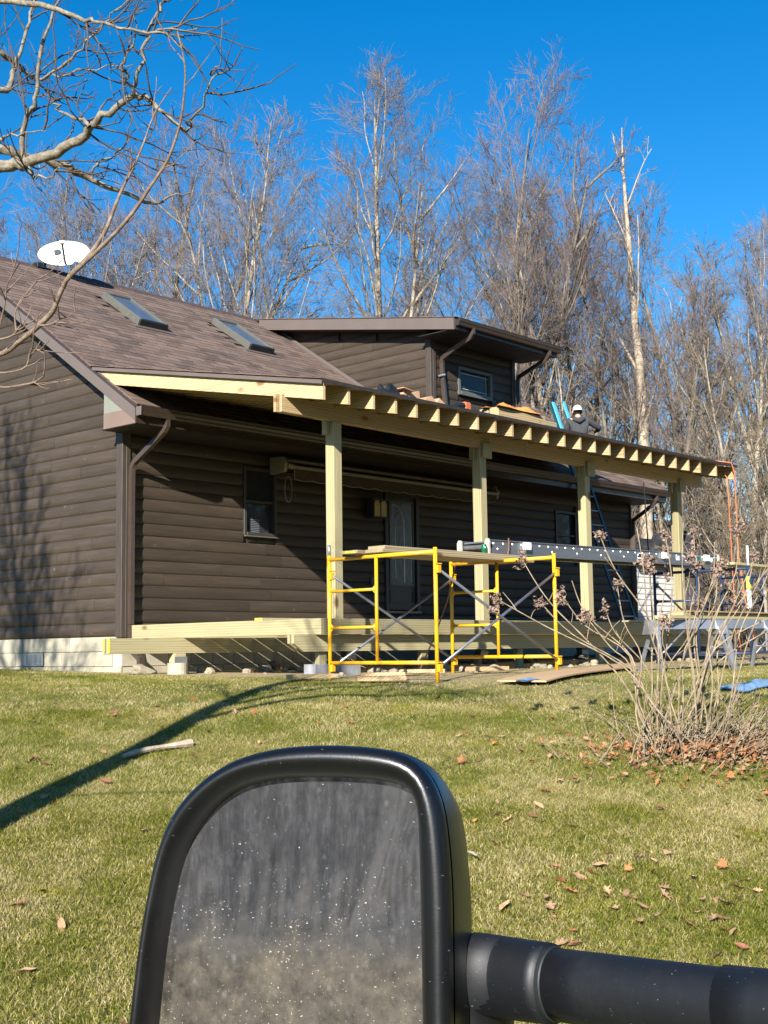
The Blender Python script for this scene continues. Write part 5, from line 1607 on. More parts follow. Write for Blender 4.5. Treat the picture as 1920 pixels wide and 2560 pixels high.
# brush and young stems at the wood edge on the right
for k in range(800):
    d = fr.uniform(28, 50); px = fr.uniform(1380, 2050)
    r = px2r(px, d); x, y = CAM[0] + RH[0] * r + FH[0] * d, CAM[1] + RH[1] * r + FH[1] * d
    if (x < 14.5 and y < 10) or (1545 < px < 1800 and d < 39.5): continue
    z = gzf(x, y); Hh = fr.uniform(1.2, 5.5)
    P = wander(fr, np.array([x, y, z]), np.array([fr.normal(0, .18), fr.normal(0, .18), 1]), Hh, 4, .12, .02); q = np.linspace(.02, .006, 5)
    Far.P0.extend(P[:-1]); Far.P1.extend(P[1:]); Far.R0.extend(q[:-1]); Far.R1.extend(q[1:]); Far.N.extend([1] * 4)
    m = 16; tt = fr.uniform(.05, 1, m); ii = np.minimum((tt * 4).astype(int), 3); pp = P[ii] + (P[ii + 1] - P[ii]) * (tt * 4 - ii)[:, None]
    dd = fr.normal(0, .8, (m, 3)) + np.array([0, 0, .6]); dd /= np.linalg.norm(dd, axis=1)[:, None]
    Far.P0.extend(pp); Far.P1.extend(pp + dd * fr.uniform(.2, .9, m)[:, None]); Far.R0.extend([.008] * m); Far.R1.extend([.004] * m); Far.N.extend([1 + (k % 2)] * m)
far_finish('brush')
# the wood behind the truck (seen only in the mirror)
for k in range(170):
    d = fr.uniform(-56, -36); r = d * fr.uniform(.42, 1.3)
    far_tree(fr, CAM[0] + RH[0] * r + FH[0] * d, CAM[1] + RH[1] * r + FH[1] * d, fr.uniform(8, 11), 14, 7)
far_finish('wood_behind')
# added unseen trees: darken the window reflections, block low sky from the porch
for k in range(170):
    far_tree(fr, fr.uniform(0, 60), fr.uniform(-42, -27), fr.uniform(11, 15), 20, 8)
far_finish('sky_blocking_wood')

# ------------------------------------------------------------------ the near tree (trunk out of frame, limbs hang into the picture)
LIMBS = {
'A':([(-7.345,-8.429,2.182),(-7.166,-8.705,2.185),(-7.116,-8.835,2.184),(-7.045,-8.994,2.215),(-6.991,-9.135,2.254),(-6.989,-9.220,2.299),(-6.968,-9.327,2.351),(-6.918,-9.464,2.390),(-6.902,-9.551,2.349),(-6.870,-9.649,2.270),(-6.832,-9.750,2.169)],0.032,0.008),
'B':([(-7.260,-8.263,2.432),(-7.003,-8.429,2.406),(-6.889,-8.438,2.407),(-6.752,-8.473,2.403),(-6.622,-8.497,2.381),(-6.490,-8.522,2.354),(-6.338,-8.568,2.313),(-6.155,-8.648,2.273),(-6.064,-8.643,2.343),(-5.935,-8.676,2.387)],0.03,0.004),
'C':([(-7.085,-8.798,2.210),(-7.109,-8.825,2.363),(-7.102,-8.874,2.446),(-7.099,-8.914,2.498),(-7.114,-8.941,2.596),(-7.118,-8.985,2.715),(-7.115,-9.032,2.818),(-7.097,-9.101,2.943),(-7.100,-9.148,3.082)],0.017,0.006),
'D':([(-7.123,-8.162,2.724),(-6.932,-8.300,2.795),(-6.870,-8.289,2.827),(-6.829,-8.265,2.936),(-6.792,-8.234,3.013),(-6.747,-8.220,3.158),(-6.695,-8.225,3.356),(-6.658,-8.208,3.532)],0.02,0.006),
'E':([(-7.053,-8.016,3.198),(-6.832,-8.125,3.097),(-6.747,-8.098,3.091),(-6.656,-8.078,3.083),(-6.562,-8.058,3.057),(-6.472,-8.030,3.012)],0.02,0.004),
'F':([(-7.453,-8.736,2.956),(-7.344,-8.974,2.886),(-7.289,-9.155,2.826),(-7.245,-9.320,2.752),(-7.204,-9.482,2.672),(-7.193,-9.612,2.605),(-7.124,-9.805,2.526),(-7.055,-10.000,2.458)],0.018,0.004),
'G':([(-7.057,-9.716,2.581),(-7.091,-9.894,2.514),(-7.078,-10.122,2.445)],0.008,0.003),
'H':([(-6.967,-9.554,2.350),(-7.014,-9.569,2.382),(-7.066,-9.580,2.421),(-7.097,-9.611,2.437),(-7.112,-9.659,2.453),(-7.122,-9.723,2.523),(-7.151,-9.766,2.605)],0.011,0.003),
'I':([(-6.980,-9.547,2.400),(-6.984,-9.587,2.446),(-6.990,-9.634,2.541),(-6.999,-9.674,2.621),(-6.996,-9.726,2.686),(-6.994,-9.774,2.736),(-6.997,-9.817,2.792)],0.012,0.006),
'J':([(-7.050,-9.296,2.258),(-7.034,-9.195,2.339),(-7.047,-9.058,2.392),(-7.017,-8.972,2.467),(-6.988,-8.885,2.543)],0.012,0.004),
'K':([(-6.832,-9.750,2.169),(-6.866,-9.835,2.185),(-6.885,-9.944,2.248),(-6.911,-10.049,2.335),(-6.952,-10.128,2.353),(-7.010,-10.206,2.494)],0.008,0.002),
'L':([(-6.614,-8.171,2.995),(-6.575,-8.339,3.026),(-6.567,-8.475,3.064),(-6.562,-8.611,3.126),(-6.556,-8.743,3.161),(-6.538,-8.895,3.234)],0.01,0.004),
'N':([(-6.483,-8.513,2.358),(-6.497,-8.546,2.420),(-6.464,-8.626,2.451),(-6.426,-8.713,2.499),(-6.428,-8.757,2.555)],0.01,0.003),
'O':([(-7.098,-8.587,2.387),(-7.120,-8.709,2.358),(-7.127,-8.846,2.328),(-7.105,-9.016,2.301)],0.01,0.003),
'Q':([(-6.561,-8.088,3.048),(-6.544,-8.217,3.031),(-6.499,-8.377,3.012),(-6.428,-8.567,3.006),(-6.380,-8.729,2.982)],0.009,0.003),
'R':([(-7.091,-8.863,2.183),(-7.108,-8.906,2.104),(-7.119,-8.964,2.070),(-7.103,-9.058,2.073),(-7.102,-9.135,2.083)],0.009,0.003)}
WHIPS = {
'S1':([(-7.927,-10.467,1.108),(-7.884,-10.506,1.176),(-7.846,-10.543,1.261),(-7.823,-10.564,1.346),(-7.802,-10.580,1.416),(-7.771,-10.610,1.508),(-7.747,-10.632,1.589),(-7.721,-10.659,1.698),(-7.679,-10.703,1.797)],0.009,0.002),
'S2':([(-8.014,-10.028,0.853),(-7.985,-10.098,0.868),(-7.976,-10.145,0.879),(-7.968,-10.193,0.902),(-7.947,-10.257,0.937),(-7.932,-10.315,0.972),(-7.931,-10.356,0.994),(-7.936,-10.391,1.029),(-7.936,-10.433,1.075),(-7.936,-10.472,1.098),(-7.872,-10.597,1.209),(-7.835,-10.688,1.296),(-7.812,-10.762,1.383),(-7.794,-10.832,1.463),(-7.791,-10.886,1.559),(-7.801,-10.923,1.643),(-7.820,-10.954,1.747),(-7.860,-10.962,1.856)],0.013,0.002),
'S3':([(-8.021,-10.160,0.784),(-8.004,-10.216,0.782),(-7.985,-10.276,0.796),(-7.992,-10.315,0.851),(-7.975,-10.369,0.829)],0.004,0.002),
'S4':([(-8.017,-10.156,0.734),(-8.014,-10.196,0.726),(-7.983,-10.268,0.731),(-7.973,-10.318,0.735),(-7.969,-10.362,0.750)],0.005,0.003),
'S5':([(-8.029,-10.170,0.904),(-8.002,-10.202,0.916),(-7.987,-10.223,0.945),(-7.975,-10.240,0.969)],0.004,0.002),
'S6':([(-7.990,-10.368,0.926),(-7.979,-10.416,0.923),(-7.973,-10.463,0.935),(-7.966,-10.509,0.938),(-7.965,-10.549,0.950)],0.004,0.001),
'S7':([(-7.928,-9.999,1.010),(-7.934,-10.040,1.076),(-7.947,-10.074,1.138),(-7.949,-10.115,1.177),(-7.958,-10.151,1.225)],0.004,0.001),
'S8':([(-7.912,-10.086,0.974),(-7.913,-10.077,1.038),(-7.895,-10.086,1.093),(-7.868,-10.105,1.139),(-7.841,-10.124,1.185)],0.004,0.001)}
NTX, NTY = -8.15, -8.10
near = thing('yard_tree', (NTX, NTY, gzf(NTX, NTY)), 'bare yard tree whose pale crooked limbs hang into the upper left, trunk out of frame', 'tree')
nt = Tree(91)
TP = wander(nt.rng, np.array([NTX, NTY, gzf(NTX, NTY) - .2]), np.array([0, 0, 1.]), 6.4, 14, .012, .01)
TRr = np.interp(np.linspace(0, 1, 15), [0, .1, .5, 1], [.19, .145, .115, .04])
def spline(P, k=3):
    P = np.array(P); out = []
    for i in range(len(P) - 1):
        a, b2 = P[max(0, i - 1)], P[min(len(P) - 1, i + 2)]
        for t in np.arange(k) / k:
            p0, p1, p2, p3 = a, P[i], P[i + 1], b2
            out.append(.5 * (2 * p1 + (p2 - p0) * t + (2 * p0 - 5 * p1 + 4 * p2 - p3) * t * t + (3 * p1 - p0 - 3 * p2 + p3) * t ** 3))
    out.append(P[-1]); return np.array(out)
tm = MB().tube(TP, TRr, 12, cap=False)
def trunk_at(z):
    i = int(np.clip(np.searchsorted(TP[:, 2], z) - 1, 0, 13)); return TP[i] + (TP[i + 1] - TP[i]) * ((z - TP[i][2]) / max(1e-6, TP[i + 1][2] - TP[i][2]))
for k, z in (('A', 1.55), ('B', 1.9), ('D', 2.2), ('E', 2.9), ('F', 2.5)):
    P, r0, r1 = LIMBS[k]
    p0 = trunk_at(z); LIMBS[k] = ([tuple(p0), tuple((p0 * .45 + np.array(P[0]) * .55) + np.array([0, 0, .12]))] + P, r0 * 1.5, r1)
for k, (P, r0, r1) in LIMBS.items():
    Q = spline(P); Q[1:-1] += nt.rng.normal(0, .008, Q[1:-1].shape)
    tm.tube(Q, np.linspace(r0, r1, len(Q)) * .82 * (1 + nt.rng.normal(0, .05, len(Q))), 8, cap=False)
    L = np.linalg.norm(np.diff(Q, axis=0), axis=1).sum()
    for m in range(int(3 + L * 3.6)):
        t = nt.rng.uniform(.12, 1) if k not in 'ABDEF' else nt.rng.uniform(.35, 1)
        p, d = nt.side(Q, t, nt.rng.uniform(.5, 1.1), nt.rng.uniform(0, 6.28))
        l = nt.rng.uniform(.15, .5)
        W_ = wander(nt.rng, p, d, l, 6, .20, .09)
        nt.poly(nt.br, W_, .0055, .002)
        for q in range(3):
            p2, d2 = nt.side(W_, nt.rng.uniform(.2, .95), nt.rng.uniform(.5, 1.0), nt.rng.uniform(0, 6.28))
            nt.poly(nt.tw, wander(nt.rng, p2, d2, l * nt.rng.uniform(.2, .5), 4, .2, .12), .0026, .0013)
# upper crown, above the frame, whose shadow falls on lawn, deck and gable
for m in range(7):
    t = .62 + .36 * m / 7
    p, d = nt.side(TP, t, nt.rng.uniform(.6, 1.0), m * 2.4 + .6)
    if d[1] < -.2 and d[0] > 0 and t < .75: d = d * np.array([1, -1, 1])
    L = nt.rng.uniform(.9, 1.8)
    Q = wander(nt.rng, p, d, L, 8, .12, .07)
    tm.tube(Q, np.linspace(.026, .007, 9), 6, cap=False)
    for q in range(9):
        p2, d2 = nt.side(Q, nt.rng.uniform(.2, 1), nt.rng.uniform(.5, 1.0), nt.rng.uniform(0, 6.28))
        W_ = wander(nt.rng, p2, d2, nt.rng.uniform(.4, .9), 5, .15, .06)
        nt.poly(nt.br, W_, .009, .003)
        for s_ in range(4):
            p3, d3 = nt.side(W_, nt.rng.uniform(.2, .95), nt.rng.uniform(.5, 1.0), nt.rng.uniform(0, 6.28))
            nt.poly(nt.tw, wander(nt.rng, p3, d3, nt.rng.uniform(.15, .4), 3, .15, .08), .0035, .0018)
tm.build('trunk', M['bark_near'], near, smooth=True)
cme = segs_mesh('crown', np.array(nt.br[0] + nt.tw[0]) - origin(near), np.array(nt.br[1] + nt.tw[1]) - origin(near), nt.br[2] + nt.tw[2], nt.br[3] + nt.tw[3], 4)
link_mesh('crown', cme, [M['twig_dark']], near)
# the young tree nearer the truck
sm_ = MB(); ys = near
WHIPS['S2'] = ([(-8.13, -7.99, .1), (-8.12, -8.5, .32), (-8.09, -9.1, .52), (-8.05, -9.6, .70)] + WHIPS['S2'][0], .024, .002)
for k, (P, r0, r1) in WHIPS.items():
    Q = spline(P)
    rads = np.linspace(r0, r1, len(Q))
    if k == 'S2': rads = np.interp(np.linspace(0, 1, len(Q)), [0, .18, .3, .5, 1], [.007, .008, .0115, .0095, .0025])
    sm_.tube(Q, rads, 8, cap=False)
    for m in range({'S1': 5, 'S2': 12}.get(k, 5)):
        p, d = nt.side(Q, nt.rng.uniform(.3, .98), nt.rng.uniform(.4, .9), nt.rng.uniform(0, 6.28))
        sm_.tube(wander(nt.rng, p, d, nt.rng.uniform(.06, .2), 4, .18, .12), np.linspace(.0028, .0012, 5), 4, cap=False)
sm_.build('water_shoot', M['whip'], ys, smooth=True)

# a second yard tree out of frame to the left: its limbs shade the gable
for k, (x, y, key, rz_, sc) in enumerate(((-9.6, -2.7, 'sapl2', .8, 1.15), (-11.0, -3.1, 'sapl', 2.4, 1.35))):
    t = thing('yard_tree', (x, y, gzf(x, y) - .1), ['slim bare yard tree out of frame to the left, throwing branch shadows on the gable', 'forked bare yard tree out of frame to the left, behind the slim one'][k], 'tree')
    t.rotation_euler = (0, 0, rz_); t.scale = (sc, sc, sc)
    for nm, me in zip(('trunk', 'crown'), TREES[key]):
        o = bpy.data.objects.new(nm, me); COL.objects.link(o); o.parent = t
# ------------------------------------------------------------------ dry hydrangea
HXC, HYC = -1.95, -9.42
hyd = thing('hydrangea_bush', (HXC, HYC, gzf(HXC, HYC)), 'dry leafless hydrangea with brown flower heads on tall straw-coloured stems at the right', 'bush')
hr_ = np.random.default_rng(17)
def head_mesh(seed):
    r_ = np.random.default_rng(seed); V = []; F = []
    cl = r_.normal(0, .016, (15, 3)) * np.array([1, 1, .8])
    for c in cl:
        for q in range(5):
            n = r_.normal(0, 1, 3); n /= np.linalg.norm(n); a = np.cross(n, [.3, .5, .8]); a /= np.linalg.norm(a); b2 = np.cross(n, a)
            s = r_.uniform(.008, .014); c2 = c + r_.normal(0, .008, 3); o = len(V)
            V += [c2 - a * s * .4, c2 + b2 * s * .7 + n * .003, c2 + a * s * 1.3 + n * .005, c2 - b2 * s * .7 + n * .003]; F.append((o, o + 1, o + 2, o + 3))
    return raw_mesh('flower_head', V, F, 4)
HM = [head_mesh(k) for k in range(6)]
for me in HM: me.materials.append(M['flower'])
def stem_to(px, py, hz, spread_r, k):
    pass
bx_, by_ = HXC, HYC
tall = [ # (photo x at the top, height fraction, lateral lean to the right in metres)
 (-1.30, 1.16), (-1.08, 1.46), (-.98, 1.12), (-.80, 1.20), (-.70, 1.30), (-.62, 1.02), (-.55, 1.62), (-.44, 1.08), (-.34, 1.28), (-.28, 1.66), (-.20, 1.42), (-.12, .98), (-.05, 1.60), (.02, 1.34), (.08, 1.70), (.15, 1.48), (.20, 1.1),
 (.27, 1.66), (.33, 1.38), (.40, 1.58), (.46, 1.2), (.53, 1.68), (.60, 1.44), (.68, 1.3), (.75, 1.6), (.84, 1.5), (.95, 1.35), (1.05, 1.2), (.44, 1.4), (.72, 1.46), (.90, 1.62)]
for k, (rx, hz) in enumerate(tall):
    b_r, b_f = hr_.uniform(-.26, .34), hr_.uniform(-.22, .25)
    fo = hr_.uniform(-.35, .35)
    p0 = np.array([bx_, by_, 0]) + np.array([*RH, 0]) * b_r + np.array([*FH, 0]) * b_f; p0[2] = gzf(p0[0], p0[1]) - .03
    top = np.array([bx_, by_, 0]) + np.array([*RH, 0]) * rx + np.array([*FH, 0]) * fo; top[2] = gzf(bx_, by_) + hz
    mid = p0 * .5 + top * .5 + np.array([*RH, 0]) * (-.10 * rx) + np.array([0, 0, .10])
    Q = spline([p0, p0 * .72 + top * .28 + hr_.normal(0, .025, 3) + np.array([*RH, 0]) * (-.03 * rx), mid + hr_.normal(0, .03, 3), top * .8 + p0 * .2 + hr_.normal(0, .03, 3), top], 4)
    mb = MB().tube(Q, np.linspace(.0082, .0036, len(Q)), 6)
    for q in range(hr_.integers(0, 3)):
        i = int(len(Q) * hr_.uniform(.45, .85)); d = hr_.normal(0, .5, 3) + np.array([0, 0, .9])
        T_ = wander(hr_, Q[i], d, hr_.uniform(.08, .25), 4, .12, .05); mb.tube(T_, np.linspace(.004, .002, 5), 5)
    so_ = mb.build('stem', M['stem'], hyd, smooth=True)
    nh = 1 + (k % 3 == 0) + (k % 5 == 0)
    if k % 5 != 4:
        for q in range(nh):
            o = bpy.data.objects.new('flower_head', HM[(k + q) % 6]); COL.objects.link(o); o.parent = so_
            o.location = top - origin(hyd) + hr_.normal(0, .028, 3) * (1 if q else 0) + np.array([0, 0, -.045 * q]); o.rotation_euler = tuple(hr_.uniform(0, 6, 3)); s = hr_.uniform(1.1, 1.6); o.scale = (s, s, s)
# tangle of low dry stalks at its foot, leaning right
P0, P1, R0, R1 = [], [], [], []
for k in range(330):
    b_r, b_f = hr_.normal(.25, .38), hr_.normal(0, .25)
    p = np.array([bx_, by_, 0]) + np.array([*RH, 0]) * b_r + np.array([*FH, 0]) * b_f; p[2] = gzf(p[0], p[1])
    d = np.array([*RH, 0]) * hr_.normal(.35 + .5 * b_r, .5) + np.array([*FH, 0]) * hr_.normal(-.1, .4) + np.array([0, 0, hr_.uniform(.4, 1.1)])
    Q = wander(hr_, p, d, hr_.uniform(.15, .62), 4, .10, -.05)
    r = np.linspace(.005, .0025, 5)
    P0.extend(Q[:-1]); P1.extend(Q[1:]); R0.extend(r[:-1]); R1.extend(r[1:])
me = segs_mesh('dry_stalk_tangle', np.array(P0) - origin(hyd), np.array(P1) - origin(hyd), R0, R1, 4)
link_mesh('dry_stalk_tangle', me, [M['stem']], hyd, kind='stuff')

# ------------------------------------------------------------------ fallen leaves
def leaf_mesh(seed, kind):
    r_ = np.random.default_rng(seed)
    if kind == 0:      # lobed oak leaf
        pr = [(0, -.5), (.10, -.34), (.22, -.30), (.12, -.16), (.32, -.04), (.14, .08), (.30, .24), (.10, .28), (.08, .44), (0, .5)]
    elif kind == 1:    # maple-like
        pr = [(0, -.42), (.12, -.26), (.40, -.30), (.28, -.10), (.50, .12), (.24, .14), (.20, .26), (.08, .24), (0, .5)]
    else:              # plain oval, curled
        pr = [(0, -.5), (.14, -.34), (.22, -.1), (.20, .15), (.10, .36), (0, .5)]
    n = len(pr); cu = r_.uniform(.25, .9); tw = r_.uniform(-.5, .5)
    V = []
    def z(x, y): return cu * (abs(x) * .8) ** 1.0 * .9 + .35 * y * y + tw * x * y + .03 * math.sin(9 * y + seed)
    for x, y in pr: V.append((0, y, z(0, y)))
    for x, y in pr: V.append((x, y, z(x, y)))
    for x, y in pr: V.append((-x * r_.uniform(.8, 1.1), y, z(-x, y)))
    F = []
    for i in range(n - 1):
        F.append((i, n + i, n + i + 1, i + 1)); F.append((i, i + 1, 2 * n + i + 1, 2 * n + i))
    mb = MB().add(V, F); mb.tube([(0, -.5, z(0, -.5)), (0, -.72, z(0, -.6) + .03)], .012, 4)
    return mb
LV = []
for k in range(12):
    mb = leaf_mesh(k, (0, 1, 0, 2, 1, 0, 2, 0, 1, 2, 0, 2)[k]); me = mesh_of(mb, 'fallen_leaf'); me.materials.append(M[('leafa', 'leafb', 'leafc', 'leafb')[k % 4]]); LV.append(me)
lr = np.random.default_rng(23)
def world(r, f): return CAM[0] + RH[0] * r + FH[0] * f, CAM[1] + RH[1] * r + FH[1] * f
def put_leaf(x, y, s):
    o = bpy.data.objects.new('fallen_leaf', LV[lr.integers(0, 12)]); COL.objects.link(o)
    o.location = (x, y, gzf(x, y) + .018 + s * .06); o.scale = (s, s, s)
    o.rotation_euler = (lr.normal(0, .35), lr.normal(0, .35), lr.uniform(0, 6.28))
    return props(o, 'dry brown leaf lying on the lawn', 'leaf', 'fallen leaves scattered on the lawn')
for k in range(215):
    f = 4.8 + 7.2 * lr.random() ** 1.1
    r = lr.uniform(-.33, .33) * f
    if k % 3 == 0: r = lr.uniform(.10, .33) * f; f = lr.uniform(4.9, 7.2); r = lr.uniform(.10, .32) * f
    x, y = world(r, f); put_leaf(x, y, lr.uniform(.05, .10))
# leaf litter heaped round the hydrangea: too many to count
LVV = []; LFF = []; off = 0; mats_i = []
for k in range(1500):
    a = lr.uniform(0, 6.28); q = abs(lr.normal(0, 1))
    rr1, ff1 = .28 + .50 * q * math.cos(a) * 1.25, -.12 + .42 * q * math.sin(a)
    x, y = bx_ + RH[0] * rr1 + FH[0] * ff1, by_ + RH[1] * rr1 + FH[1] * ff1
    me = LV[lr.integers(0, 12)]; n = len(me.vertices); co = np.empty(n * 3); me.vertices.foreach_get('co', co); co = co.reshape(-1, 3)
    s = lr.uniform(.035, .07)
    Rm = np.array(Matrix.Rotation(lr.uniform(0, 6.28), 3, 'Z') @ Matrix.Rotation(lr.normal(0, .6), 3, 'X') @ Matrix.Rotation(lr.normal(0, .6), 3, 'Y'))
    LVV.append(co @ Rm.T * s + np.array([x, y, gzf(x, y) + .02 + .05 * lr.random() + .05 * math.exp(-q * q)]))
    pf = [[i + off for i in p.vertices] for p in me.polygons]; LFF += pf; mats_i += [lr.integers(0, 3)] * len(pf); off += n
me = bpy.data.meshes.new('leaf_litter'); me.from_pydata(np.concatenate(LVV).tolist(), [], LFF)
for m in ('leafa', 'leafb', 'leafc'): me.materials.append(M[m])
me.polygons.foreach_set('material_index', np.array(mats_i, np.int32))
link_mesh('leaf_litter', me, [])['kind'] = 'stuff'

# ------------------------------------------------------------------ grass blades
def grass_material():
    m, t, b = new_mat('lawn_grass')
    geo = _n(t, "ShaderNodeNewGeometry"); pos = geo.outputs["Position"]
    at = _n(t, "ShaderNodeAttribute"); at.attribute_name = 'rnd'
    r = at.outputs["Fac"]
    n1 = noise(t, pos, 1.1, 4, 0.62); n2 = noise(t, pos, 4.5, 3, 0.6)
    f = math_(t, 'ADD', math_(t, 'ADD', math_(t, 'MULTIPLY', r, .44), math_(t, 'MULTIPLY', n1, .80)), math_(t, 'MULTIPLY', n2, .36))
    c = ramp(t, f, [(0.44, (0.068, 0.110, 0.010)), (0.64, (0.145, 0.178, 0.018)), (0.80, (0.27, 0.25, 0.036)), (0.93, (0.44, 0.36, 0.125)), (1.0, (0.60, 0.49, 0.26))])
    c = mix(t, ramp(t, noise(t, pos, 1.7, 3), [(0.62, (0, 0, 0)), (0.72, (.75, .75, .75))]), c, mix(t, r, (0.22, 0.22, 0.02), (0.42, 0.36, 0.07)))
    t.links.new(c, b.inputs["Base Color"])
    b.inputs["Roughness"].default_value = 0.6
    b.inputs["Specular IOR Level"].default_value = 0.12
    tr = _n(t, "ShaderNodeBsdfTranslucent"); t.links.new(c, tr.inputs[0])
    ms = _n(t, "ShaderNodeMixShader"); ms.inputs[0].default_value = .34
    t.links.new(b.outputs[0], ms.inputs[1]); t.links.new(tr.outputs[0], ms.inputs[2])
    t.links.new(ms.outputs[0], t.nodes["Material Output"].inputs[0])
    return m
M['grass'] = grass_material()
ggr = np.random.default_rng(5)
def blades(n, f0, f1, hmin, hmax, wmin, wmax, pw=1.0, three=False):
    f = f0 + (f1 - f0) * ggr.random(n) ** pw
    r = ggr.uniform(-.345, .345, n) * f
    x = CAM[0] + RH[0] * r + FH[0] * f; y = CAM[1] + RH[1] * r + FH[1] * f
    dn = np.clip(.36 * (y + .5 * np.sin(x * 2.1)) + 3.05, 0, 1) * np.clip(1.1 * x + 1.3, 0, 1)
    ok = (ggr.random(n) > dn * .97) & ~((x > -.05) & (y > -3.2))
    x, y = x[ok], y[ok]; n = len(x); z = gz(x, y)
    h = ggr.uniform(hmin, hmax, n); w = ggr.uniform(wmin, wmax, n)
    a = ggr.uniform(0, 6.283, n); la = ggr.uniform(0, 6.283, n); ln_ = ggr.uniform(.4, 2.4, n)
    ux, uy = np.cos(a) * w, np.sin(a) * w; lx, ly = np.cos(la) * ln_ * h, np.sin(la) * ln_ * h
    rnd = ggr.random(n).astype(np.float32)
    if not three:
        V = np.stack([np.stack([x - ux, y - uy, z - .004], 1), np.stack([x + ux, y + uy, z - .004], 1), np.stack([x + lx, y + ly, z + h / np.sqrt(1 + ln_ ** 2 * .5)], 1)], 1)
        return V.reshape(-1, 3), np.arange(n * 3).reshape(-1, 3), np.repeat(rnd, 3)
    mx, my, mz = x + lx * .35, y + ly * .35, z + h * .62
    V = np.stack([np.stack([x - ux, y - uy, z - .004], 1), np.stack([x + ux, y + uy, z - .004], 1), np.stack([mx + ux * .8, my + uy * .8, mz], 1), np.stack([mx - ux * .8, my - uy * .8, mz], 1), np.stack([x + lx, y + ly, z + h * (1.0 - .35 * (ln_ > .9))], 1)], 1)
    b = (np.arange(n) * 5)[:, None]
    F = np.concatenate([b + [0, 1, 2], b + [0, 2, 3], b + [3, 2, 4]])
    return V.reshape(-1, 3), F, np.repeat(rnd, 5)
parts_ = [blades(215000, 4.3, 8.2, .014, .040, .0011, .0024, .9, True), blades(250000, 7.6, 11.5, .015, .040, .0014, .0030, 1.0), blades(170000, 11.0, 17.5, .015, .036, .002, .004, 1.0), blades(60000, 17, 34, .04, .09, .004, .008, 1.0)]
def tufts(nc, per, f0, f1, rad, hmin, hmax, rlo, rhi):
    f = ggr.uniform(f0, f1, nc); r = ggr.uniform(-.34, .34, nc) * f
    cx = CAM[0] + RH[0] * r + FH[0] * f; cy = CAM[1] + RH[1] * r + FH[1] * f
    k = np.repeat(np.arange(nc), per); n = len(k); sc = ggr.uniform(.5, 1.5, nc)[k]
    x = cx[k] + ggr.normal(0, rad, n) * sc; y = cy[k] + ggr.normal(0, rad, n) * sc; z = gz(x, y)
    h = ggr.uniform(hmin, hmax, n); a = ggr.uniform(0, 6.283, n); w = ggr.uniform(.0012, .0024, n) * np.maximum(1, f[k] / 8)
    la = ggr.uniform(0, 6.283, n); ln_ = ggr.uniform(.3, 1.6, n)
    ux, uy = np.cos(a) * w, np.sin(a) * w; lx, ly = np.cos(la) * ln_ * h, np.sin(la) * ln_ * h
    V = np.stack([np.stack([x - ux, y - uy, z - .004], 1), np.stack([x + ux, y + uy, z - .004], 1), np.stack([x + lx, y + ly, z + h], 1)], 1)
    return V.reshape(-1, 3), np.arange(n * 3).reshape(-1, 3), np.repeat(ggr.uniform(rlo, rhi, n).astype(np.float32), 3)
parts_ += [tufts(300, 60, 4.6, 12, .07, .015, .038, .9, 1.4), tufts(150, 130, 4.6, 12, .16, .012, .034, 1.0, 1.6), tufts(240, 50, 4.6, 13, .08, .015, .04, -.6, 0)]
V = []; F = []; Rn = []; o_ = 0
for v_, f_, r_ in parts_:
    V.append(v_); F.append(f_ + o_); Rn.append(r_); o_ += len(v_)
gme = raw_mesh('grass', np.concatenate(V), np.concatenate(F), 3)
at_ = gme.attributes.new('rnd', 'FLOAT', 'POINT'); at_.data.foreach_set('value', np.concatenate(Rn))
link_mesh('grass', gme, [M['grass']], kind='stuff')
# ------------------------------------------------------------------ truck door mirror
MO = np.array([-9.801, -13.523, -.406]); MN = np.array([-.892, -.443, .088]); MN /= np.linalg.norm(MN)
MU = np.cross([0, 0, 1.], MN); MU /= np.linalg.norm(MU); MV = np.cross(MN, MU)
def mpt(u, v, n=0.0): return MO + MU * u + MV * v + MN * n
def plastic(name, col, rough, bs):
    m, t, b = new_mat(name)
    v = coords(t)
    g = noise(t, v, bs, 3, .6); s_ = noise(t, v, 6, 6, .75)
    dust = ramp(t, s_, [(.52, (0, 0, 0)), (.8, (.55, .55, .55))])
    c = mix(t, math_(t, 'MULTIPLY', dust, .09), col, (.16, .15, .135))
    sc = noise(t, coords(t, (1, 1, 2.2)), 260, 2, .5)
    c = mix(t, math_(t, 'MULTIPLY', ramp(t, sc, [(.71, (0, 0, 0)), (.77, (1, 1, 1))]), .3), c, (.3, .3, .29))
    t.links.new(c, b.inputs["Base Color"])
    t.links.new(math_(t, 'MULTIPLY_ADD', s_, .25, rough - .12), b.inputs["Roughness"])
    b.inputs["Specular IOR Level"].default_value = .55
    bump(t, b, g, .12, .0008)
    return m
M['mirror_black'] = plastic('black_mirror_plastic', (.004, .0042, .005), .32, 900)
M['mirror_arm'] = plastic('black_arm_plastic', (.003, .0038, .0055), .56, 500)
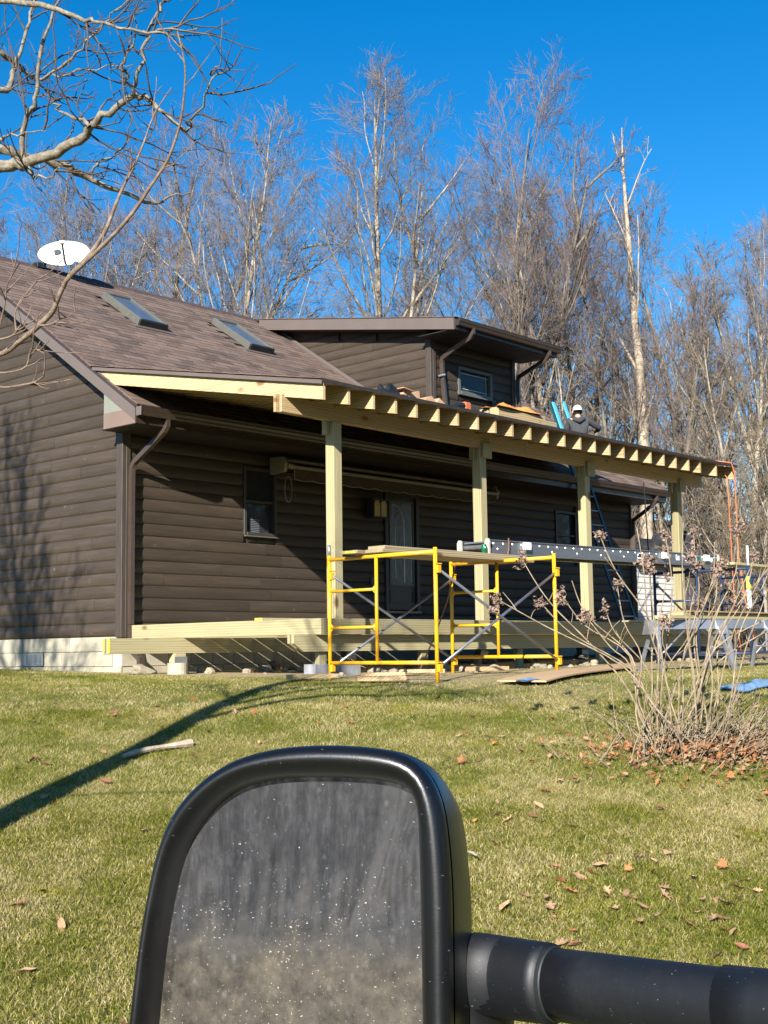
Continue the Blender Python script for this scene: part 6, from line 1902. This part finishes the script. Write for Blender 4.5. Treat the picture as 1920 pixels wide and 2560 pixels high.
def mirror_glass():
    m, t, b = new_mat('dirty_mirror_glass')
    gl = _n(t, "ShaderNodeBsdfGlossy"); gl.inputs["Roughness"].default_value = .035
    gl.inputs["Color"].default_value = (.70, .72, .74, 1)
    tc = _n(t, "ShaderNodeTexCoord"); UVW = tc.outputs["Object"]
    def mp(sc):
        q = _n(t, "ShaderNodeMapping"); q.inputs["Scale"].default_value = sc; t.links.new(UVW, q.inputs["Vector"]); return q.outputs[0]
    sep = _n(t, "ShaderNodeSeparateXYZ"); t.links.new(UVW, sep.inputs[0])
    edge = noise(t, mp((1, 1, 1)), 22, 5, .7)
    lowm = math_(t, 'MAXIMUM', math_(t, 'MINIMUM', math_(t, 'ADD', math_(t, 'MULTIPLY_ADD', sep.outputs[2], -26.0, -.35), math_(t, 'MULTIPLY', math_(t, 'SUBTRACT', edge, .5), 2.2)), 1.0), 0.0)  # mask of the lower glass, where the reflected ground is painted in
    streak = noise(t, mp((110, 110, 13)), 2.2, 8, .75)
    blot = noise(t, mp((1, 1, .6)), 90, 8, .78)
    film = math_(t, 'ADD', math_(t, 'MULTIPLY', streak, .5), math_(t, 'MULTIPLY', blot, .5))
    filmr = ramp(t, film, [(.36, (.16, .16, .16)), (.50, (.38, .38, .38)), (.64, (.80, .80, .80))])
    dens = noise(t, mp((1, 1, 1)), 26, 5, .7)
    bits = noise(t, mp((1, 1, 1.5)), 520, 2, .5, .6)
    band = math_(t, 'MAXIMUM', math_(t, 'SUBTRACT', 1.0, math_(t, 'ABSOLUTE', math_(t, 'MULTIPLY_ADD', sep.outputs[2], 28.0, .45))), 0.0)
    spk = math_(t, 'GREATER_THAN', math_(t, 'ADD', bits, math_(t, 'MULTIPLY_ADD', dens, .22, math_(t, 'MULTIPLY_ADD', lowm, .035, math_(t, 'MULTIPLY', band, .05)))), .858)
    spots = _n(t, "ShaderNodeTexVoronoi"); spots.inputs["Scale"].default_value = 75; t.links.new(mp((1, 1, .75)), spots.inputs["Vector"])
    sp2 = ramp(t, math_(t, 'ADD', spots.outputs["Distance"], math_(t, 'MULTIPLY', edge, .5)), [(.26, (.5, .5, .5)), (.42, (0, 0, 0))])
    df = _n(t, "ShaderNodeBsdfDiffuse")
    grime_refl = ramp(t, noise(t, mp((1, 1, 1)), 48, 7, .75), [(.34, (.022, .019, .017)), (.50, (.072, .064, .050)), (.66, (.135, .115, .085))])  # dirt mottling with the brown of the reflected ground painted into it
    filmc = mix(t, lowm, (.075, .075, .079), grime_refl)
    dc2 = mix(t, spk, filmc, (.40, .385, .34)); dc2 = mix(t, sp2, dc2, (.17, .172, .175))
    t.links.new(dc2, df.inputs[0])
    fac = math_(t, 'MINIMUM', math_(t, 'ADD', math_(t, 'ADD', filmr, math_(t, 'MULTIPLY', lowm, .25)), math_(t, 'ADD', math_(t, 'MULTIPLY', spk, .6), math_(t, 'MULTIPLY', sp2, .3))), .95)
    ms = _n(t, "ShaderNodeMixShader"); t.links.new(fac, ms.inputs[0]); t.links.new(gl.outputs[0], ms.inputs[1]); t.links.new(df.outputs[0], ms.inputs[2])
    t.links.new(ms.outputs[0], t.nodes["Material Output"].inputs[0])
    return m
M['mirror_glass'] = mirror_glass()
mir = thing('towing_mirror', MO, 'large black truck door mirror with dirt-speckled glass in the foreground', 'mirror')
def dense(P, k): return spline([np.array([p[0], p[1], 0.0]) for p in P], k)[:, :2]
OUT = [(-.1255, -.262), (-.134, -.235), (-.1335, -.19), (-.1305, -.1522), (-.127, -.0923), (-.1223, -.0395), (-.1138, .0171), (-.1022, .0527), (-.0826, .0778), (-.0534, .0972), (-.0169, .107), (.0262, .1096), (.065, .1069), (.0858, .1005), (.0995, .0877), (.108, .0685), (.1123, .04), (.1147, .0025), (.1156, -.0774), (.1163, -.1331), (.1163, -.20), (.114, -.245), (.10, -.272), (.06, -.279), (-.06, -.279), (-.10, -.275)]
INN = [(-.112, -.236), (-.1185, -.215), (-.1195, -.18), (-.1186, -.1541), (-.1142, -.0937), (-.1095, -.0338), (-.1005, .0166), (-.0902, .0423), (-.0722, .0648), (-.0502, .0795), (-.0208, .0863), (.0228, .0879), (.0618, .0857), (.0811, .0791), (.0881, .0645), (.0895, .035), (.090, .0162), (.0915, -.0411), (.0922, -.0811), (.0927, -.1378), (.0925, -.19), (.089, -.235), (.078, -.252), (.04, -.256), (-.06, -.256), (-.095, -.25)]
# make both loops the same length and closed
def loop(P, n=120):
    P = np.array(P); Q = spline(np.vstack([P[-1], P, P[0], P[1]]), 8)[8:-8]
    s = np.r_[0, np.cumsum(np.linalg.norm(np.diff(Q, axis=0), axis=1))]; q = np.linspace(0, s[-1], n, endpoint=False)
    return np.stack([np.interp(q, s, Q[:, 0]), np.interp(q, s, Q[:, 1])], 1)
LO, LI = loop(OUT), loop(INN)
# line both loops up by angle
def by_angle(P, c=(-.005, -.085), n=160):
    a = np.unwrap(np.arctan2(P[:, 1] - c[1], P[:, 0] - c[0])); r = np.hypot(P[:, 0] - c[0], P[:, 1] - c[1])
    i = np.argsort(a % (2 * math.pi)); aa = (a % (2 * math.pi))[i]; r = r[i]
    aa = np.r_[aa[-1] - 2 * math.pi, aa, aa[0] + 2 * math.pi]; r = np.r_[r[-1], r, r[0]]
    q = np.linspace(0, 2 * math.pi, n, endpoint=False); rr1 = np.interp(q, aa, r)
    return np.stack([c[0] + rr1 * np.cos(q), c[1] + rr1 * np.sin(q)], 1)
NL = 160
LO, LI = by_angle(LO), by_angle(LI)
def loft(rings, close=False, mi=0):
    mb = MB(); vs = []; fs = []
    for P, n_ in rings: vs += [mpt(p[0], p[1], n_) for p in P]
    for k in range(len(rings) - 1):
        for i in range(NL): fs.append((k * NL + i, k * NL + (i + 1) % NL, (k + 1) * NL + (i + 1) % NL, (k + 1) * NL + i))
    if close: fs.append(tuple((len(rings) - 1) * NL + i for i in range(NL))[::-1])
    return mb.add(vs, fs)
def lerp(a, b2, t): return a + (b2 - a) * t
C0 = np.array([-.005, -.085])
rim = []
for k in range(13):                      # rounded bead between glass and housing
    a = math.pi * k / 12
    rim.append((lerp(LI, LO, .5 - .5 * math.cos(a)), -.014 * (1 - k / 12) - .006 * (k / 12) + .0155 * math.sin(a)))
loft([(LI + (C0 - LI) * .012, -.024)] + rim).build('rim', M['mirror_black'], mir, smooth=True)
loft([(LO, -.006), (LO + (C0 - LO) * .018, -.009), (LO + (C0 - LO) * .020, -.013)]).build('seam', M['black'], mir)
SH = np.array([.008, -.004])
hs = [(LO + (C0 - LO) * .004, -.0125), (LO + SH * .1, -.020), (LO + (C0 - LO) * .01 + SH * .3, -.040), (LO + (C0 - LO) * .05 + SH * .8, -.066), (LO + (C0 - LO) * .13 + SH * 1.4, -.092), (LO + (C0 - LO) * .27 + SH * 1.6, -.114), (LO + (C0 - LO) * .46 + SH * 1.6, -.126), (LO + (C0 - LO) * .75 + SH, -.132)]
loft(hs, True).build('housing', M['mirror_black'], mir, smooth=True)
gm = MB(); rings = 10; vs = [mpt(*C0, -.0215)]; fs = []
for k in range(1, rings + 1):
    for i in range(NL):
        p = lerp(C0, LI[i], k / rings); vs.append(mpt(p[0], p[1], -.0215 - .0012 * (k / rings) ** 2))
for i in range(NL):
    fs.append((0, 1 + i, 1 + (i + 1) % NL))
    for k in range(rings - 1): fs.append((1 + k * NL + i, 1 + (k + 1) * NL + i, 1 + (k + 1) * NL + (i + 1) % NL, 1 + k * NL + (i + 1) % NL))
gm.add(vs, fs).build('mirror_glass', M['mirror_glass'], mir, smooth=True)
# telescoping arm towards the (unseen) door
a0, a1 = mpt(.105, -.075, -.085), np.array([-9.700, -13.80, -.447])
adir = (np.array([-9.703, -13.836, -.4505]) - np.array([-9.686, -13.672, -.463])); adir /= np.linalg.norm(adir)
A_s = np.array([-9.688, -13.60, -.4675])
def arm(p, L0, L1, r0, r1, nm, mat='mirror_arm', prof=None):
    ts = np.linspace(0, 1, 9); pts = [p + adir * (L0 + (L1 - L0) * t) for t in ts]
    rads = [r0 + (r1 - r0) * t for t in ts] if prof is None else prof
    return MB().tube(pts, rads, 28, squash=(.78, 1.0)).build(nm, M[mat], mir, smooth=True)
MB().tube([a0 - MU * .02, a0 + MU * .012, A_s + adir * .0, A_s + adir * .03], [.050, .044, .033, .0300], 28, squash=(.78, 1.0)).build('arm_socket', M['mirror_arm'], mir, smooth=True)
arm(A_s, .0, .072, .0295, .0275, 'arm_sleeve')
arm(A_s, .0725, .0765, .0255, .0255, 'arm_gap', 'black')
arm(A_s, .077, .33, .0245, .0238, 'arm')
arm(A_s, .215, .42, .0258, .028, 'arm_collar')
bxm = MB().box(-.09, .09, -.03, .03, -.13, .16, 0, .02)
T_ = A_s + adir * .44
bxm.v = [tuple(T_ + np.array(p)) for p in bxm.v]; rot_mb(bxm, .6, T_); bxm.build('door_bracket', M['mirror_black'], mir, smooth=False)
